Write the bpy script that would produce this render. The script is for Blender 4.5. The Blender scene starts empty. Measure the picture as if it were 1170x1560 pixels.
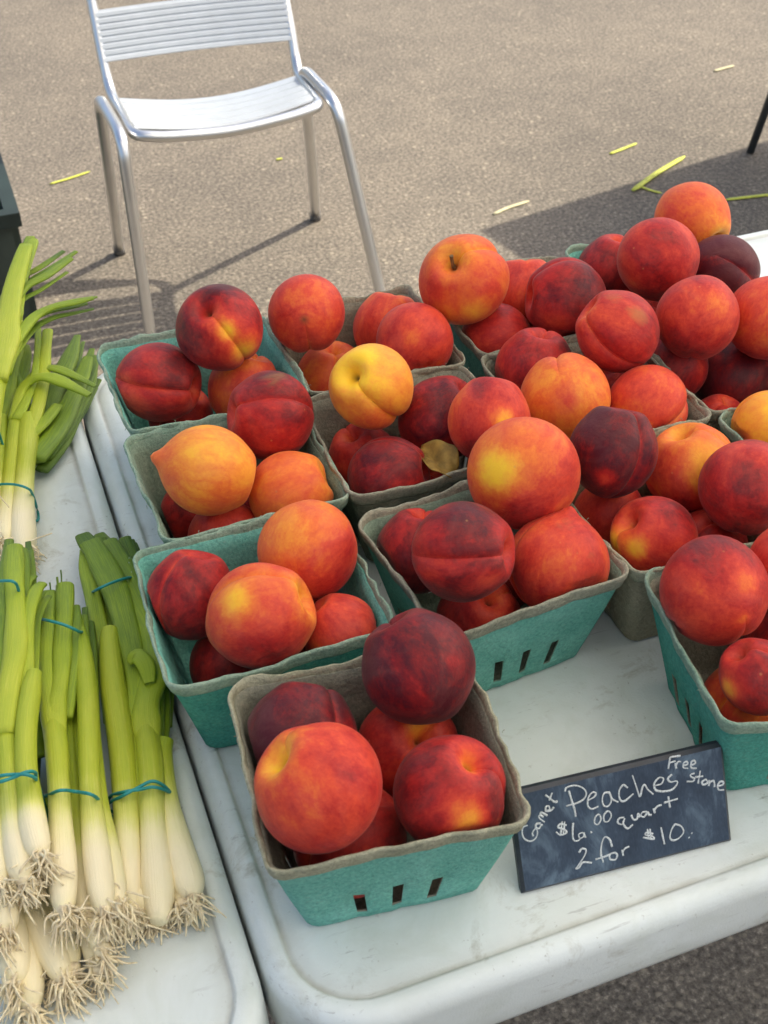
import bpy, math, random
import numpy as np
from mathutils import Matrix, Vector

# ------------------------------------------------------------------ camera
T = 0.74                                    # table top height
CAM = np.array([-0.0534264, -0.32888646, 1.39293041])
EUL = (0.88390899, 0.02108967, -0.35699561)
F = 1871.176                                # focal length in photo pixels (1170 x 1560)
scene = bpy.context.scene
cam_data = bpy.data.cameras.new("camera")
cam = bpy.data.objects.new("camera", cam_data)
scene.collection.objects.link(cam)
cam.location = CAM
cam.rotation_euler = EUL
cam_data.sensor_fit = 'VERTICAL'
cam_data.sensor_height = 36.0
cam_data.lens = 36.0 * F / 1560.0
cam_data.clip_start = 0.02
cam_data.clip_end = 300.0
cam_data.dof.use_dof = True                  # small lens of a phone: only a trace of blur behind
cam_data.dof.focus_distance = 0.95
cam_data.dof.aperture_fstop = 18.0
scene.camera = cam

# ------------------------------------------------------------------ sky, sun, exposure
SHADOW = np.array([-0.85, -0.10])           # shift of a shadow on the ground per metre of height
sun_dir = Vector((-SHADOW[0], -SHADOW[1], 1.0)).normalized()
world = bpy.data.worlds.new("World")
scene.world = world
world.use_nodes = True
wn = world.node_tree.nodes
sky = wn.new('ShaderNodeTexSky')
sky.sky_type = 'NISHITA'
sky.sun_disc = False
sky.sun_elevation = math.asin(sun_dir.z)
sky.sun_rotation = math.atan2(sun_dir.x, sun_dir.y)
sky.air_density = 1.0
sky.dust_density = 4.0
sky.ozone_density = 0.4
wn['Background'].inputs['Strength'].default_value = 0.125
world.node_tree.links.new(sky.outputs[0], wn['Background'].inputs['Color'])
sun_data = bpy.data.lights.new("sun", 'SUN')
sun_data.energy = 3.4
sun_data.angle = math.radians(1.0)
sun_data.color = (1.0, 0.91, 0.76)
sun = bpy.data.objects.new("sun", sun_data)
scene.collection.objects.link(sun)
sun.rotation_euler = sun_dir.to_track_quat('Z', 'Y').to_euler()
sun.location = (4, 1, 6)
vs = scene.view_settings
vs.view_transform = 'Standard'
vs.look = 'None'
vs.exposure = 1.0
vs.gamma = 1.0
scene.cycles.use_denoising = True
scene.cycles.max_bounces = 8
scene.cycles.diffuse_bounces = 4
scene.cycles.caustics_reflective = False
scene.cycles.caustics_refractive = False

# ------------------------------------------------------------------ helpers
ROT = np.array(Matrix(__import__('mathutils').Euler(EUL).to_matrix()))

def ray(u, v):
    return ROT @ np.array([(u - 585.0) / F, -(v - 780.0) / F, -1.0])

def at(u, v, z):
    """point at height z that the photo shows at pixel (u, v)"""
    d = ray(u, v)
    return CAM + d * ((z - CAM[2]) / d[2])

def depth(P):
    return -((np.asarray(P) - CAM) @ ROT)[2]

def col():
    return scene.collection

def tag(o, label, cat, group=None):
    o['label'] = label
    o['category'] = cat
    if group:
        o['group'] = group
    return o

def structure(o):
    o['kind'] = 'structure'
    return o

def empty(name, loc):
    o = bpy.data.objects.new(name, None)
    o.empty_display_size = 0.05
    col().objects.link(o)
    o.location = loc
    return o

def mesh(name, verts, faces, mats, parent=None, smooth=True, attrs=None, origin=None, fmat=None):
    """one mesh object; verts are world coordinates, stored relative to the parent (or to origin)"""
    verts = np.asarray(verts, float)
    if parent is not None:
        org = np.zeros(3)
        p = parent
        while p is not None:
            org = org + np.array(p.location)
            p = p.parent
    else:
        org = np.zeros(3) if origin is None else np.asarray(origin, float)
    me = bpy.data.meshes.new(name)
    me.from_pydata((verts - org).tolist(), [], [list(f) for f in faces])
    me.update()
    if not isinstance(mats, (list, tuple)):
        mats = [mats]
    for m in mats:
        me.materials.append(m)
    if fmat is not None:
        me.polygons.foreach_set('material_index', fmat)
    if smooth:
        me.polygons.foreach_set('use_smooth', [True] * len(me.polygons))
    for k, a in (attrs or {}).items():
        at_ = me.attributes.new(k, 'FLOAT', 'POINT')
        at_.data.foreach_set('value', np.asarray(a, np.float32))
    o = bpy.data.objects.new(name, me)
    col().objects.link(o)
    if parent is not None:
        o.parent = parent
    else:
        o.location = org
    return o

def spline(P, n):
    """Catmull-Rom through the rows of P, n samples per span"""
    P = np.asarray(P, float)
    if len(P) == 2:
        t = np.linspace(0, 1, n + 1)[:, None]
        return P[0] * (1 - t) + P[1] * t
    Q = np.vstack([2 * P[0] - P[1], P, 2 * P[-1] - P[-2]])
    out = []
    for i in range(1, len(Q) - 2):
        p0, p1, p2, p3 = Q[i - 1], Q[i], Q[i + 1], Q[i + 2]
        for k in range(n):
            t = k / n
            out.append(.5 * (2 * p1 + (p2 - p0) * t + (2 * p0 - 5 * p1 + 4 * p2 - p3) * t * t + (3 * p1 - p0 - 3 * p2 + p3) * t ** 3))
    out.append(P[-1])
    return np.array(out)

def tube(path, rad, seg=10, flat=1.0, up=(0, 0, 1), caps=True, closed=False, twist=None, frame_end=0):
    """swept tube; flat < 1 squashes it along its own up vector. Returns verts, faces, (ring, angle)"""
    path = np.asarray(path, float)
    n = len(path)
    rad = np.full(n, rad) if np.isscalar(rad) else np.asarray(rad, float)
    V, ring, ang, Fc = [], [], [], []
    up = np.asarray(up, float)
    for i in range(n):
        if closed:
            t = path[(i + 1) % n] - path[i - 1]
        else:
            j = min(i, n - 1 - frame_end)
            t = path[min(j + 1, n - 1 - frame_end)] - path[max(j - 1, 0)]
        t = t / (np.linalg.norm(t) + 1e-12)
        s = np.cross(t, up)
        if np.linalg.norm(s) < 1e-3:
            s = np.cross(t, (0.3, 1, 0.1))
        s /= np.linalg.norm(s)
        b = np.cross(s, t)
        tw = 0 if twist is None else twist[i]
        fl = flat if np.isscalar(flat) else flat[i]
        s2, b2 = s * math.cos(tw) + b * math.sin(tw), -s * math.sin(tw) + b * math.cos(tw)
        for k in range(seg):
            a = 2 * math.pi * k / seg
            V.append(path[i] + rad[i] * (math.cos(a) * s2 + fl * math.sin(a) * b2))
            ring.append(i)
            ang.append(a)
    m = n if closed else n - 1
    for i in range(m):
        for k in range(seg):
            a, b = i * seg + k, i * seg + (k + 1) % seg
            c, d = ((i + 1) % n) * seg + (k + 1) % seg, ((i + 1) % n) * seg + k
            Fc.append((a, b, c, d))
    if caps and not closed:
        Fc.append(tuple(range(seg))[::-1])
        Fc.append(tuple(range((n - 1) * seg, n * seg)))
    return np.array(V), Fc, (np.array(ring), np.array(ang))

def merge(parts):
    V, Fc, o = [], [], 0
    for v, f in parts:
        V.append(np.asarray(v))
        Fc += [tuple(i + o for i in q) for q in f]
        o += len(v)
    return np.vstack(V), Fc

def box(x0, x1, y0, y1, z0, z1):
    V = [(x, y, z) for x in (x0, x1) for y in (y0, y1) for z in (z0, z1)]
    return np.array(V), [(0, 1, 3, 2), (4, 6, 7, 5), (0, 4, 5, 1), (2, 3, 7, 6), (0, 2, 6, 4), (1, 5, 7, 3)]

# ------------------------------------------------------------------ materials
def new_mat(name):
    m = bpy.data.materials.new(name)
    m.use_nodes = True
    nt = m.node_tree
    return m, nt, nt.nodes['Principled BSDF']

def node(nt, kind, **kw):
    n = nt.nodes.new(kind)
    for k, v in kw.items():
        if k.startswith('i_'):
            n.inputs[k[2:].replace('_', ' ')].default_value = v
        else:
            setattr(n, k, v)
    return n

def ramp(nt, fac, stops, interp='LINEAR'):
    r = nt.nodes.new('ShaderNodeValToRGB')
    r.color_ramp.interpolation = interp
    e = r.color_ramp.elements
    while len(e) < len(stops):
        e.new(0.5)
    for i, (p, c) in enumerate(stops):
        e[i].position = p
        e[i].color = (*c, 1) if len(c) == 3 else c
    nt.links.new(fac, r.inputs[0])
    return r.outputs[0]

def mixc(nt, fac, a, b, mode='MIX'):
    n = nt.nodes.new('ShaderNodeMix')
    n.data_type = 'RGBA'
    n.blend_type = mode
    for sock, val in ((n.inputs[0], fac), (n.inputs[6], a), (n.inputs[7], b)):
        if hasattr(val, 'links'):
            nt.links.new(val, sock)
        else:
            sock.default_value = val if np.isscalar(val) else (*val, 1)
    return n.outputs[2]

def math_(nt, op, a, b=0.0, clamp=False):
    n = nt.nodes.new('ShaderNodeMath')
    n.operation = op
    n.use_clamp = clamp
    for sock, val in ((n.inputs[0], a), (n.inputs[1], b)):
        if hasattr(val, 'links'):
            nt.links.new(val, sock)
        else:
            sock.default_value = val
    return n.outputs[0]

def noise(nt, vec, scale, detail=4, rough=0.55, dist=0.0, out='Fac'):
    n = node(nt, 'ShaderNodeTexNoise')
    n.inputs['Scale'].default_value = scale
    n.inputs['Detail'].default_value = detail
    n.inputs['Roughness'].default_value = rough
    n.inputs['Distortion'].default_value = dist
    if vec is not None:
        nt.links.new(vec, n.inputs['Vector'])
    return n.outputs[out]

def bump(nt, bsdf, h, strength, dist):
    b = node(nt, 'ShaderNodeBump')
    b.inputs['Strength'].default_value = strength
    b.inputs['Distance'].default_value = dist
    nt.links.new(h, b.inputs['Height'])
    nt.links.new(b.outputs[0], bsdf.inputs['Normal'])

def world_pos(nt):
    return node(nt, 'ShaderNodeNewGeometry').outputs['Position']

def obj_pos(nt):
    return node(nt, 'ShaderNodeTexCoord').outputs['Object']

def scale_vec(nt, vec, s, off=None):
    m = node(nt, 'ShaderNodeMapping')
    m.inputs['Scale'].default_value = s
    nt.links.new(vec, m.inputs['Vector'])
    if off is not None:
        nt.links.new(off, m.inputs['Location'])
    return m.outputs[0]

def attr(nt, name):
    return node(nt, 'ShaderNodeAttribute', attribute_name=name).outputs['Fac']

def plain(name, c, rough=0.5, metal=0.0, spec=0.5, var=0.12, nscale=60.0, bstr=0.0, bdist=0.001):
    m, nt, b = new_mat(name)
    p = world_pos(nt)
    n = noise(nt, p, nscale, 4)
    c2 = tuple(x * (1 - var) for x in c)
    c3 = tuple(min(1, x * (1 + var)) for x in c)
    nt.links.new(ramp(nt, n, [(0.3, c2), (0.7, c3)]), b.inputs['Base Color'])
    b.inputs['Roughness'].default_value = rough
    b.inputs['Metallic'].default_value = metal
    b.inputs['Specular IOR Level'].default_value = spec
    if bstr:
        bump(nt, b, n, bstr, bdist)
    return m

def mat_asphalt():
    m, nt, b = new_mat('asphalt')
    p = world_pos(nt)
    v = node(nt, 'ShaderNodeTexVoronoi', feature='F1')
    v.inputs['Scale'].default_value = 125.0
    nt.links.new(p, v.inputs['Vector'])
    v2 = node(nt, 'ShaderNodeTexVoronoi', feature='F1')
    v2.inputs['Scale'].default_value = 58.0
    nt.links.new(p, v2.inputs['Vector'])
    sep = node(nt, 'ShaderNodeSeparateColor')
    nt.links.new(v.outputs['Color'], sep.inputs[0])
    sep2 = node(nt, 'ShaderNodeSeparateColor')
    nt.links.new(v2.outputs['Color'], sep2.inputs[0])
    g1 = noise(nt, p, 120.0, 5, .72)
    g2 = noise(nt, p, 70.0, 4, .65, .4)
    c = ramp(nt, g1, [(.34, (.070, .062, .052)), (.47, (.160, .142, .118)), (.56, (.225, .200, .167)), (.66, (.42, .38, .31))])
    c = mixc(nt, 1.0, c, ramp(nt, g2, [(.3, (.80, .80, .80)), (.7, (1.18, 1.17, 1.15))]), 'MULTIPLY')
    # single paler stones showing in the worn surface
    st1 = math_(nt, 'MULTIPLY', ramp(nt, v.outputs['Distance'], [(.30, (1, 1, 1)), (.48, (0, 0, 0))]), ramp(nt, sep.outputs[0], [(.86, (0, 0, 0)), (.90, (1, 1, 1))]))
    st2 = math_(nt, 'MULTIPLY', ramp(nt, v2.outputs['Distance'], [(.22, (1, 1, 1)), (.38, (0, 0, 0))]), ramp(nt, sep2.outputs[0], [(.93, (0, 0, 0)), (.95, (1, 1, 1))]))
    c = mixc(nt, math_(nt, 'MULTIPLY', st1, .55), c, (.36, .32, .25))
    c = mixc(nt, math_(nt, 'MULTIPLY', st2, .7), c, (.44, .39, .30))
    big = noise(nt, p, 1.4, 5, .6)
    mid = noise(nt, p, 9.0, 4, .6)
    c = mixc(nt, 1.0, c, ramp(nt, big, [(.3, (.68, .67, .66)), (.7, (.92, .90, .86))]), 'MULTIPLY')
    c = mixc(nt, 1.0, c, ramp(nt, mid, [(.3, (.88, .88, .88)), (.7, (1.10, 1.09, 1.07))]), 'MULTIPLY')
    nt.links.new(c, b.inputs['Base Color'])
    b.inputs['Roughness'].default_value = 0.86
    b.inputs['Specular IOR Level'].default_value = 0.35
    h = math_(nt, 'ADD', math_(nt, 'MULTIPLY', v.outputs['Distance'], -1.0), math_(nt, 'MULTIPLY', v2.outputs['Distance'], -1.2))
    bump(nt, b, math_(nt, 'ADD', math_(nt, 'MULTIPLY', h, .5), math_(nt, 'MULTIPLY', g1, 1.6)), 0.5, 0.003)
    return m

def mat_table():
    m, nt, b = new_mat('table_plastic')
    p = world_pos(nt)
    st = noise(nt, p, 6.0, 6, .62, .6)
    c = ramp(nt, st, [(.30, (.62, .66, .63)), (.46, (.70, .745, .725)), (.62, (.735, .785, .77))])
    st2 = noise(nt, p, 17.0, 5, .65, .8)
    c = mixc(nt, 1.0, c, ramp(nt, st2, [(.32, (.90, .905, .87)), (.55, (1, 1, 1))]), 'MULTIPLY')
    # brown water marks and specks
    sm = noise(nt, p, 26.0, 6, .72, .5)
    mask = ramp(nt, sm, [(.56, (0, 0, 0)), (.70, (1, 1, 1))])
    where = ramp(nt, noise(nt, p, 7.5, 3), [(.45, (0, 0, 0)), (.58, (1, 1, 1))])
    c = mixc(nt, math_(nt, 'MULTIPLY', math_(nt, 'MULTIPLY', mask, where), .55), c, (.27, .245, .16))
    fine = ramp(nt, noise(nt, p, 190.0, 3, .7), [(.66, (0, 0, 0)), (.72, (1, 1, 1))])
    c = mixc(nt, math_(nt, 'MULTIPLY', math_(nt, 'MULTIPLY', fine, where), .5), c, (.20, .18, .13))
    # scratches and scuffs
    sc = noise(nt, scale_vec(nt, p, (9, 60, 150)), 3.0, 5, .7, .4)
    m2 = ramp(nt, sc, [(.60, (0, 0, 0)), (.66, (1, 1, 1))])
    patch = ramp(nt, noise(nt, p, 12.0, 3), [(.50, (0, 0, 0)), (.60, (1, 1, 1))])
    c = mixc(nt, math_(nt, 'MULTIPLY', math_(nt, 'MULTIPLY', m2, patch), .35), c, (.17, .16, .15))
    # patchy brown tint along the border groove and the lower lip
    g = attr(nt, 'groove')
    c = mixc(nt, math_(nt, 'MULTIPLY', g, math_(nt, 'MULTIPLY', noise(nt, p, 40, 4), .9)), c, (.30, .28, .22))
    nt.links.new(c, b.inputs['Base Color'])
    b.inputs['Roughness'].default_value = 0.42
    b.inputs['Specular IOR Level'].default_value = 0.45
    bump(nt, b, noise(nt, p, 650.0, 2), 0.28, 0.0007)
    return m

def mat_peach():
    m, nt, b = new_mat('peach_skin')
    oi = node(nt, 'ShaderNodeObjectInfo')
    off = node(nt, 'ShaderNodeCombineXYZ')
    r20 = math_(nt, 'MULTIPLY', oi.outputs['Random'], 37.0)
    for i in range(3):
        nt.links.new(math_(nt, 'MULTIPLY', r20, 1.0 + i * .7), off.inputs[i])
    p = obj_pos(nt)
    streak = noise(nt, scale_vec(nt, p, (75, 75, 22), off.outputs[0]), 1.0, 6, .62, .5)
    blotch = noise(nt, scale_vec(nt, p, (34, 34, 26), off.outputs[0]), 1.0, 4, .6, .8)
    speck = noise(nt, scale_vec(nt, p, (420, 420, 330), off.outputs[0]), 1.0, 3, .7)
    bl = attr(nt, 'blush')
    k = math_(nt, 'ADD', bl, math_(nt, 'MULTIPLY', math_(nt, 'SUBTRACT', streak, .5), .34))
    k = math_(nt, 'ADD', k, math_(nt, 'MULTIPLY', math_(nt, 'SUBTRACT', blotch, .5), .52))
    mott = noise(nt, scale_vec(nt, p, (130, 130, 95), off.outputs[0]), 1.0, 5, .7, .6)
    k = math_(nt, 'ADD', k, math_(nt, 'MULTIPLY', math_(nt, 'SUBTRACT', mott, .5), .26))
    k = math_(nt, 'ADD', k, math_(nt, 'MULTIPLY', math_(nt, 'SUBTRACT', speck, .5), .20), True)
    c = ramp(nt, k, [(0, (.95, .56, .030)), (.2, (.90, .36, .036)), (.4, (.78, .165, .029)), (.58, (.64, .058, .026)),
                     (.74, (.43, .019, .0155)), (.88, (.195, .0085, .011)), (1, (.078, .0055, .0115))])
    # pale russet scars and freckles
    sc = attr(nt, 'scar')
    scn = ramp(nt, math_(nt, 'ADD', sc, math_(nt, 'MULTIPLY', math_(nt, 'SUBTRACT', blotch, .5), 1.5)), [(.36, (0, 0, 0)), (.86, (1, 1, 1))])
    c = mixc(nt, math_(nt, 'MULTIPLY', scn, .60), c, (.42, .20, .055))
    vo = node(nt, 'ShaderNodeTexVoronoi', feature='F1')
    nt.links.new(scale_vec(nt, p, (95, 95, 95), off.outputs[0]), vo.inputs['Vector'])
    vo.inputs['Scale'].default_value = 1.0
    sepv = node(nt, 'ShaderNodeSeparateColor')
    nt.links.new(vo.outputs['Color'], sepv.inputs[0])
    dots = math_(nt, 'MULTIPLY', ramp(nt, vo.outputs['Distance'], [(.04, (1, 1, 1)), (.11, (0, 0, 0))]),
                 ramp(nt, sepv.outputs[0], [(.86, (0, 0, 0)), (.9, (1, 1, 1))]))
    c = mixc(nt, math_(nt, 'MULTIPLY', dots, .35), c, (.62, .30, .10))
    # dusty bloom where the fuzz is unrubbed
    blm = ramp(nt, noise(nt, scale_vec(nt, p, (26, 26, 30), off.outputs[0]), 1.0, 6, .7, 1.0), [(.46, (0, 0, 0)), (.66, (1, 1, 1))])
    c = mixc(nt, math_(nt, 'MULTIPLY', blm, .07), c, (.55, .27, .22))
    # brown stem hollow with its shade painted in; also colours the tip dot
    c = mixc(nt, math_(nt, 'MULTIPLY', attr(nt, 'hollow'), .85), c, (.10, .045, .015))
    nt.links.new(c, b.inputs['Base Color'])
    b.inputs['Roughness'].default_value = 0.50
    b.inputs['Specular IOR Level'].default_value = 0.24
    b.inputs['Sheen Weight'].default_value = 0.07
    b.inputs['Sheen Roughness'].default_value = 0.45
    b.inputs['Sheen Tint'].default_value = (1.0, .80, .72, 1)
    h = math_(nt, 'ADD', speck, math_(nt, 'MULTIPLY', blotch, 1.5))
    bump(nt, b, h, 0.22, 0.0012)
    return m

def mat_pulp(name, c0, c1, fibre=(.42, .44, .36), rough=.93):
    """moulded paper pulp: mottled, fibrous, matt"""
    m, nt, b = new_mat(name)
    p = world_pos(nt)
    n1 = noise(nt, p, 34.0, 6, .68, .7)
    n2 = noise(nt, p, 420.0, 4, .7)
    n3 = noise(nt, scale_vec(nt, p, (300, 300, 900)), 1.0, 3, .6, 1.2)
    c = ramp(nt, n1, [(.28, c0), (.72, c1)])
    c = mixc(nt, 1.0, c, ramp(nt, n2, [(.25, (.62, .65, .65)), (.75, (1.28, 1.25, 1.2))]), 'MULTIPLY')
    c = mixc(nt, math_(nt, 'MULTIPLY', ramp(nt, n3, [(.60, (0, 0, 0)), (.72, (1, 1, 1))]), .35), c, fibre)
    nt.links.new(c, b.inputs['Base Color'])
    b.inputs['Roughness'].default_value = rough
    b.inputs['Specular IOR Level'].default_value = 0.11
    bump(nt, b, math_(nt, 'ADD', n2, math_(nt, 'MULTIPLY', n1, 2.0)), 0.8, 0.0018)
    return m

def mat_scallion():
    m, nt, b = new_mat('scallion_skin')
    g = attr(nt, 'green')
    a = attr(nt, 'around')
    l = attr(nt, 'along')
    cv = node(nt, 'ShaderNodeCombineXYZ')
    oi = node(nt, 'ShaderNodeObjectInfo')
    nt.links.new(math_(nt, 'MULTIPLY', a, 11.0), cv.inputs[0])
    nt.links.new(math_(nt, 'MULTIPLY', l, 2.2), cv.inputs[1])
    nt.links.new(math_(nt, 'MULTIPLY', oi.outputs['Random'], 50.0), cv.inputs[2])
    st = noise(nt, cv.outputs[0], 1.3, 5, .65)
    bl = noise(nt, obj_pos(nt), 45.0, 3)
    k = math_(nt, 'ADD', g, math_(nt, 'MULTIPLY', math_(nt, 'SUBTRACT', st, .5), math_(nt, 'ADD', math_(nt, 'MULTIPLY', g, .62), .07)))
    k = math_(nt, 'ADD', k, math_(nt, 'MULTIPLY', math_(nt, 'SUBTRACT', bl, .5), .16), True)
    c = ramp(nt, k, [(0, (.92, .81, .53)), (.14, (.88, .80, .43)), (.28, (.70, .69, .17)), (.44, (.46, .51, .035)),
                     (.62, (.33, .43, .020)), (.8, (.175, .27, .016)), (1, (.070, .135, .013))])
    nt.links.new(c, b.inputs['Base Color'])
    b.inputs['Roughness'].default_value = 0.38
    b.inputs['Specular IOR Level'].default_value = 0.4
    b.inputs['Subsurface Weight'].default_value = 0.0
    bump(nt, b, st, 0.5, 0.0014)
    return m

def mat_slate():
    m, nt, b = new_mat('slate_board')
    p = world_pos(nt)
    n = noise(nt, scale_vec(nt, p, (30, 30, 14)), 1.0, 6, .68, 1.0)
    v = noise(nt, scale_vec(nt, p, (900, 500, 25)), 1.0, 3, .6)
    c = ramp(nt, n, [(.38, (.018, .034, .062)), (.52, (.036, .062, .102)), (.70, (.16, .23, .30))])
    c = mixc(nt, .25, c, ramp(nt, v, [(.4, (.012, .02, .035)), (.8, (.10, .13, .17))]))
    nt.links.new(c, b.inputs['Base Color'])
    b.inputs['Roughness'].default_value = 0.45
    bump(nt, b, n, 0.1, 0.001)
    return m

def mat_canopy():
    m, nt, b = new_mat('canopy_cloth')
    out = nt.nodes['Material Output']
    nt.nodes.remove(b)
    d = node(nt, 'ShaderNodeBsdfDiffuse')
    t = node(nt, 'ShaderNodeBsdfTranslucent')
    n = noise(nt, world_pos(nt), 300.0, 2)
    c = ramp(nt, n, [(.3, (.88, .87, .82)), (.7, (.93, .92, .87))])
    nt.links.new(c, d.inputs[0])
    nt.links.new(c, t.inputs[0])
    mx = node(nt, 'ShaderNodeMixShader')
    mx.inputs[0].default_value = 0.74
    nt.links.new(d.outputs[0], mx.inputs[1])
    nt.links.new(t.outputs[0], mx.inputs[2])
    nt.links.new(mx.outputs[0], out.inputs['Surface'])
    return m

M = {
    'asphalt': mat_asphalt(),
    'table': mat_table(),
    'peach': mat_peach(),
    'scallion': mat_scallion(),
    'slate': mat_slate(),
    'canopy': mat_canopy(),
    'teal': mat_pulp('teal_pulp', (.135, .415, .345), (.225, .54, .465)),
    'teal_deep': mat_pulp('deep_teal_pulp', (.06, .30, .245), (.115, .40, .33)),
    'teal_faded': mat_pulp('faded_teal_pulp', (.17, .25, .19), (.27, .34, .26)),
    'grey_pulp': mat_pulp('grey_pulp', (.20, .20, .155), (.32, .31, .245)),
    'tan_pulp': mat_pulp('tan_pulp', (.27, .235, .16), (.42, .36, .26)),
    'rim_green': mat_pulp('green_rim_pulp', (.20, .34, .26), (.40, .49, .39), (.58, .56, .44)),
    'rim_grey': mat_pulp('grey_rim_pulp', (.24, .245, .19), (.42, .41, .32), (.5, .47, .36)),
    'rim_tan': mat_pulp('tan_rim_pulp', (.28, .29, .205), (.47, .45, .335), (.6, .55, .42)),
    'roots': plain('root_fibre', (.84, .68, .45), .8, var=.3, nscale=200),
    'band': plain('rubber_band', (.02, .26, .25), .5, var=.1),
    'aluminium': plain('polished_aluminium', (.70, .71, .72), .33, 1.0, var=.04, nscale=20),
    'slat': plain('anodised_slat', (.46, .50, .54), .40, .35, var=.05, nscale=25),
    'steel': plain('powder_coated_steel', (.16, .165, .16), .5, .6, var=.1),
    'dark_steel': plain('dark_steel', (.065, .075, .08), .45, .5, var=.15),
    'rubber': plain('rubber_foot', (.13, .125, .12), .8, var=.1),
    'crate': plain('dark_green_plastic', (.010, .022, .018), .6, 0, var=.25, nscale=14, bstr=.1),
    'crate_side': plain('grey_green_plastic', (.035, .05, .04), .6, 0, var=.2, nscale=14, bstr=.1),
    'chalk': plain('white_chalk', (.60, .63, .63), .95, var=.45, nscale=1400),
    'board_edge': plain('board_edge_paint', (.022, .026, .034), .45, var=.3, nscale=70),
    'dry_leaf': plain('dried_leaf', (.27, .17, .03), .7, var=.6, nscale=70, bstr=.3),
    'straw': plain('yellow_green_scrap', (.50, .53, .06), .6, var=.25, nscale=90),
    'pale_straw': plain('pale_scrap', (.55, .50, .30), .8, var=.2, nscale=90),
    'stem': plain('peach_stem', (.16, .09, .03), .8, var=.3, nscale=300),
    'wood': plain('raw_wood', (.35, .24, .13), .7, var=.2, nscale=40),
}

# ------------------------------------------------------------------ ground
v, f = [(-60, -60, 0), (60, -60, 0), (60, 60, 0), (-60, 60, 0)], [(0, 1, 2, 3)]
structure(mesh('ground', v, f, M['asphalt'], smooth=False))

# ------------------------------------------------------------------ canopy over the stall (it casts the shade on the tables)
def canopy():
    x0, x1, y0, y1, ze, zp = -0.95, 2.10, -2.36, 0.69, 2.15, 2.75
    root = empty('canopy_tent', ((x0 + x1) / 2, (y0 + y1) / 2, 0))
    tag(root, 'white cloth market canopy on steel posts shading the produce tables', 'canopy')
    cx, cy = (x0 + x1) / 2, (y0 + y1) / 2
    n = 8
    V, Fc = [], []
    for a, b in (((x0, y0), (x1, y0)), ((x1, y0), (x1, y1)), ((x1, y1), (x0, y1)), ((x0, y1), (x0, y0))):
        o = len(V)
        for i in range(n + 1):
            for j in range(n + 1):
                s, t = i / n, j / n
                ex, ey = a[0] + (b[0] - a[0]) * s, a[1] + (b[1] - a[1]) * s
                sag = -0.05 * math.sin(math.pi * s) * math.sin(math.pi * t * .95) 
                V.append((ex + (cx - ex) * t, ey + (cy - ey) * t, ze + (zp - ze) * t + sag))
        for i in range(n):
            for j in range(n):
                q = o + i * (n + 1) + j
                Fc.append((q, q + n + 1, q + n + 2, q + 1))
    mesh('roof', V, Fc, M['canopy'], root)
    V, Fc = [], []
    cs = [(x0, y0), (x1, y0), (x1, y1), (x0, y1)]
    for k in range(4):
        a, b = cs[k], cs[(k + 1) % 4]
        o = len(V)
        for i in range(17):
            s = i / 16
            w = 0.008 * math.sin(s * 30)
            dx, dy = (b[1] - a[1]), -(b[0] - a[0])
            l = math.hypot(dx, dy)
            for z in (ze, ze - .2 - .02 * math.sin(s * 50)):
                V.append((a[0] + (b[0] - a[0]) * s + dx / l * w, a[1] + (b[1] - a[1]) * s + dy / l * w, z))
        for i in range(16):
            q = o + 2 * i
            Fc.append((q, q + 2, q + 3, q + 1))
    mesh('valance', V, Fc, M['canopy'], root)
    for (x, y) in cs:
        x += .03 * (1 if x < cx else -1)
        y += .03 * (1 if y < cy else -1)
        mesh('post', *box(x - .016, x + .016, y - .016, y + .016, 0.008, ze + .01), M['steel'], root, smooth=False)
        mesh('foot_plate', *box(x - .05, x + .05, y - .05, y + .05, 0.0, 0.008), M['steel'], root, smooth=False)
    root.rotation_euler.z = math.radians(-4)
    root.location.x += .38
    root.location.y += .45
canopy()

# ------------------------------------------------------------------ folding tables
def outline(x0, x1, y0, y1, r, n=8):
    P = []
    for cx, cy, a0 in ((x1 - r, y0 + r, -90), (x1 - r, y1 - r, 0), (x0 + r, y1 - r, 90), (x0 + r, y0 + r, 180)):
        for k in range(n + 1):
            a = math.radians(a0 + 90 * k / n)
            P.append((cx + r * math.cos(a), cy + r * math.sin(a)))
    return P

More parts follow.
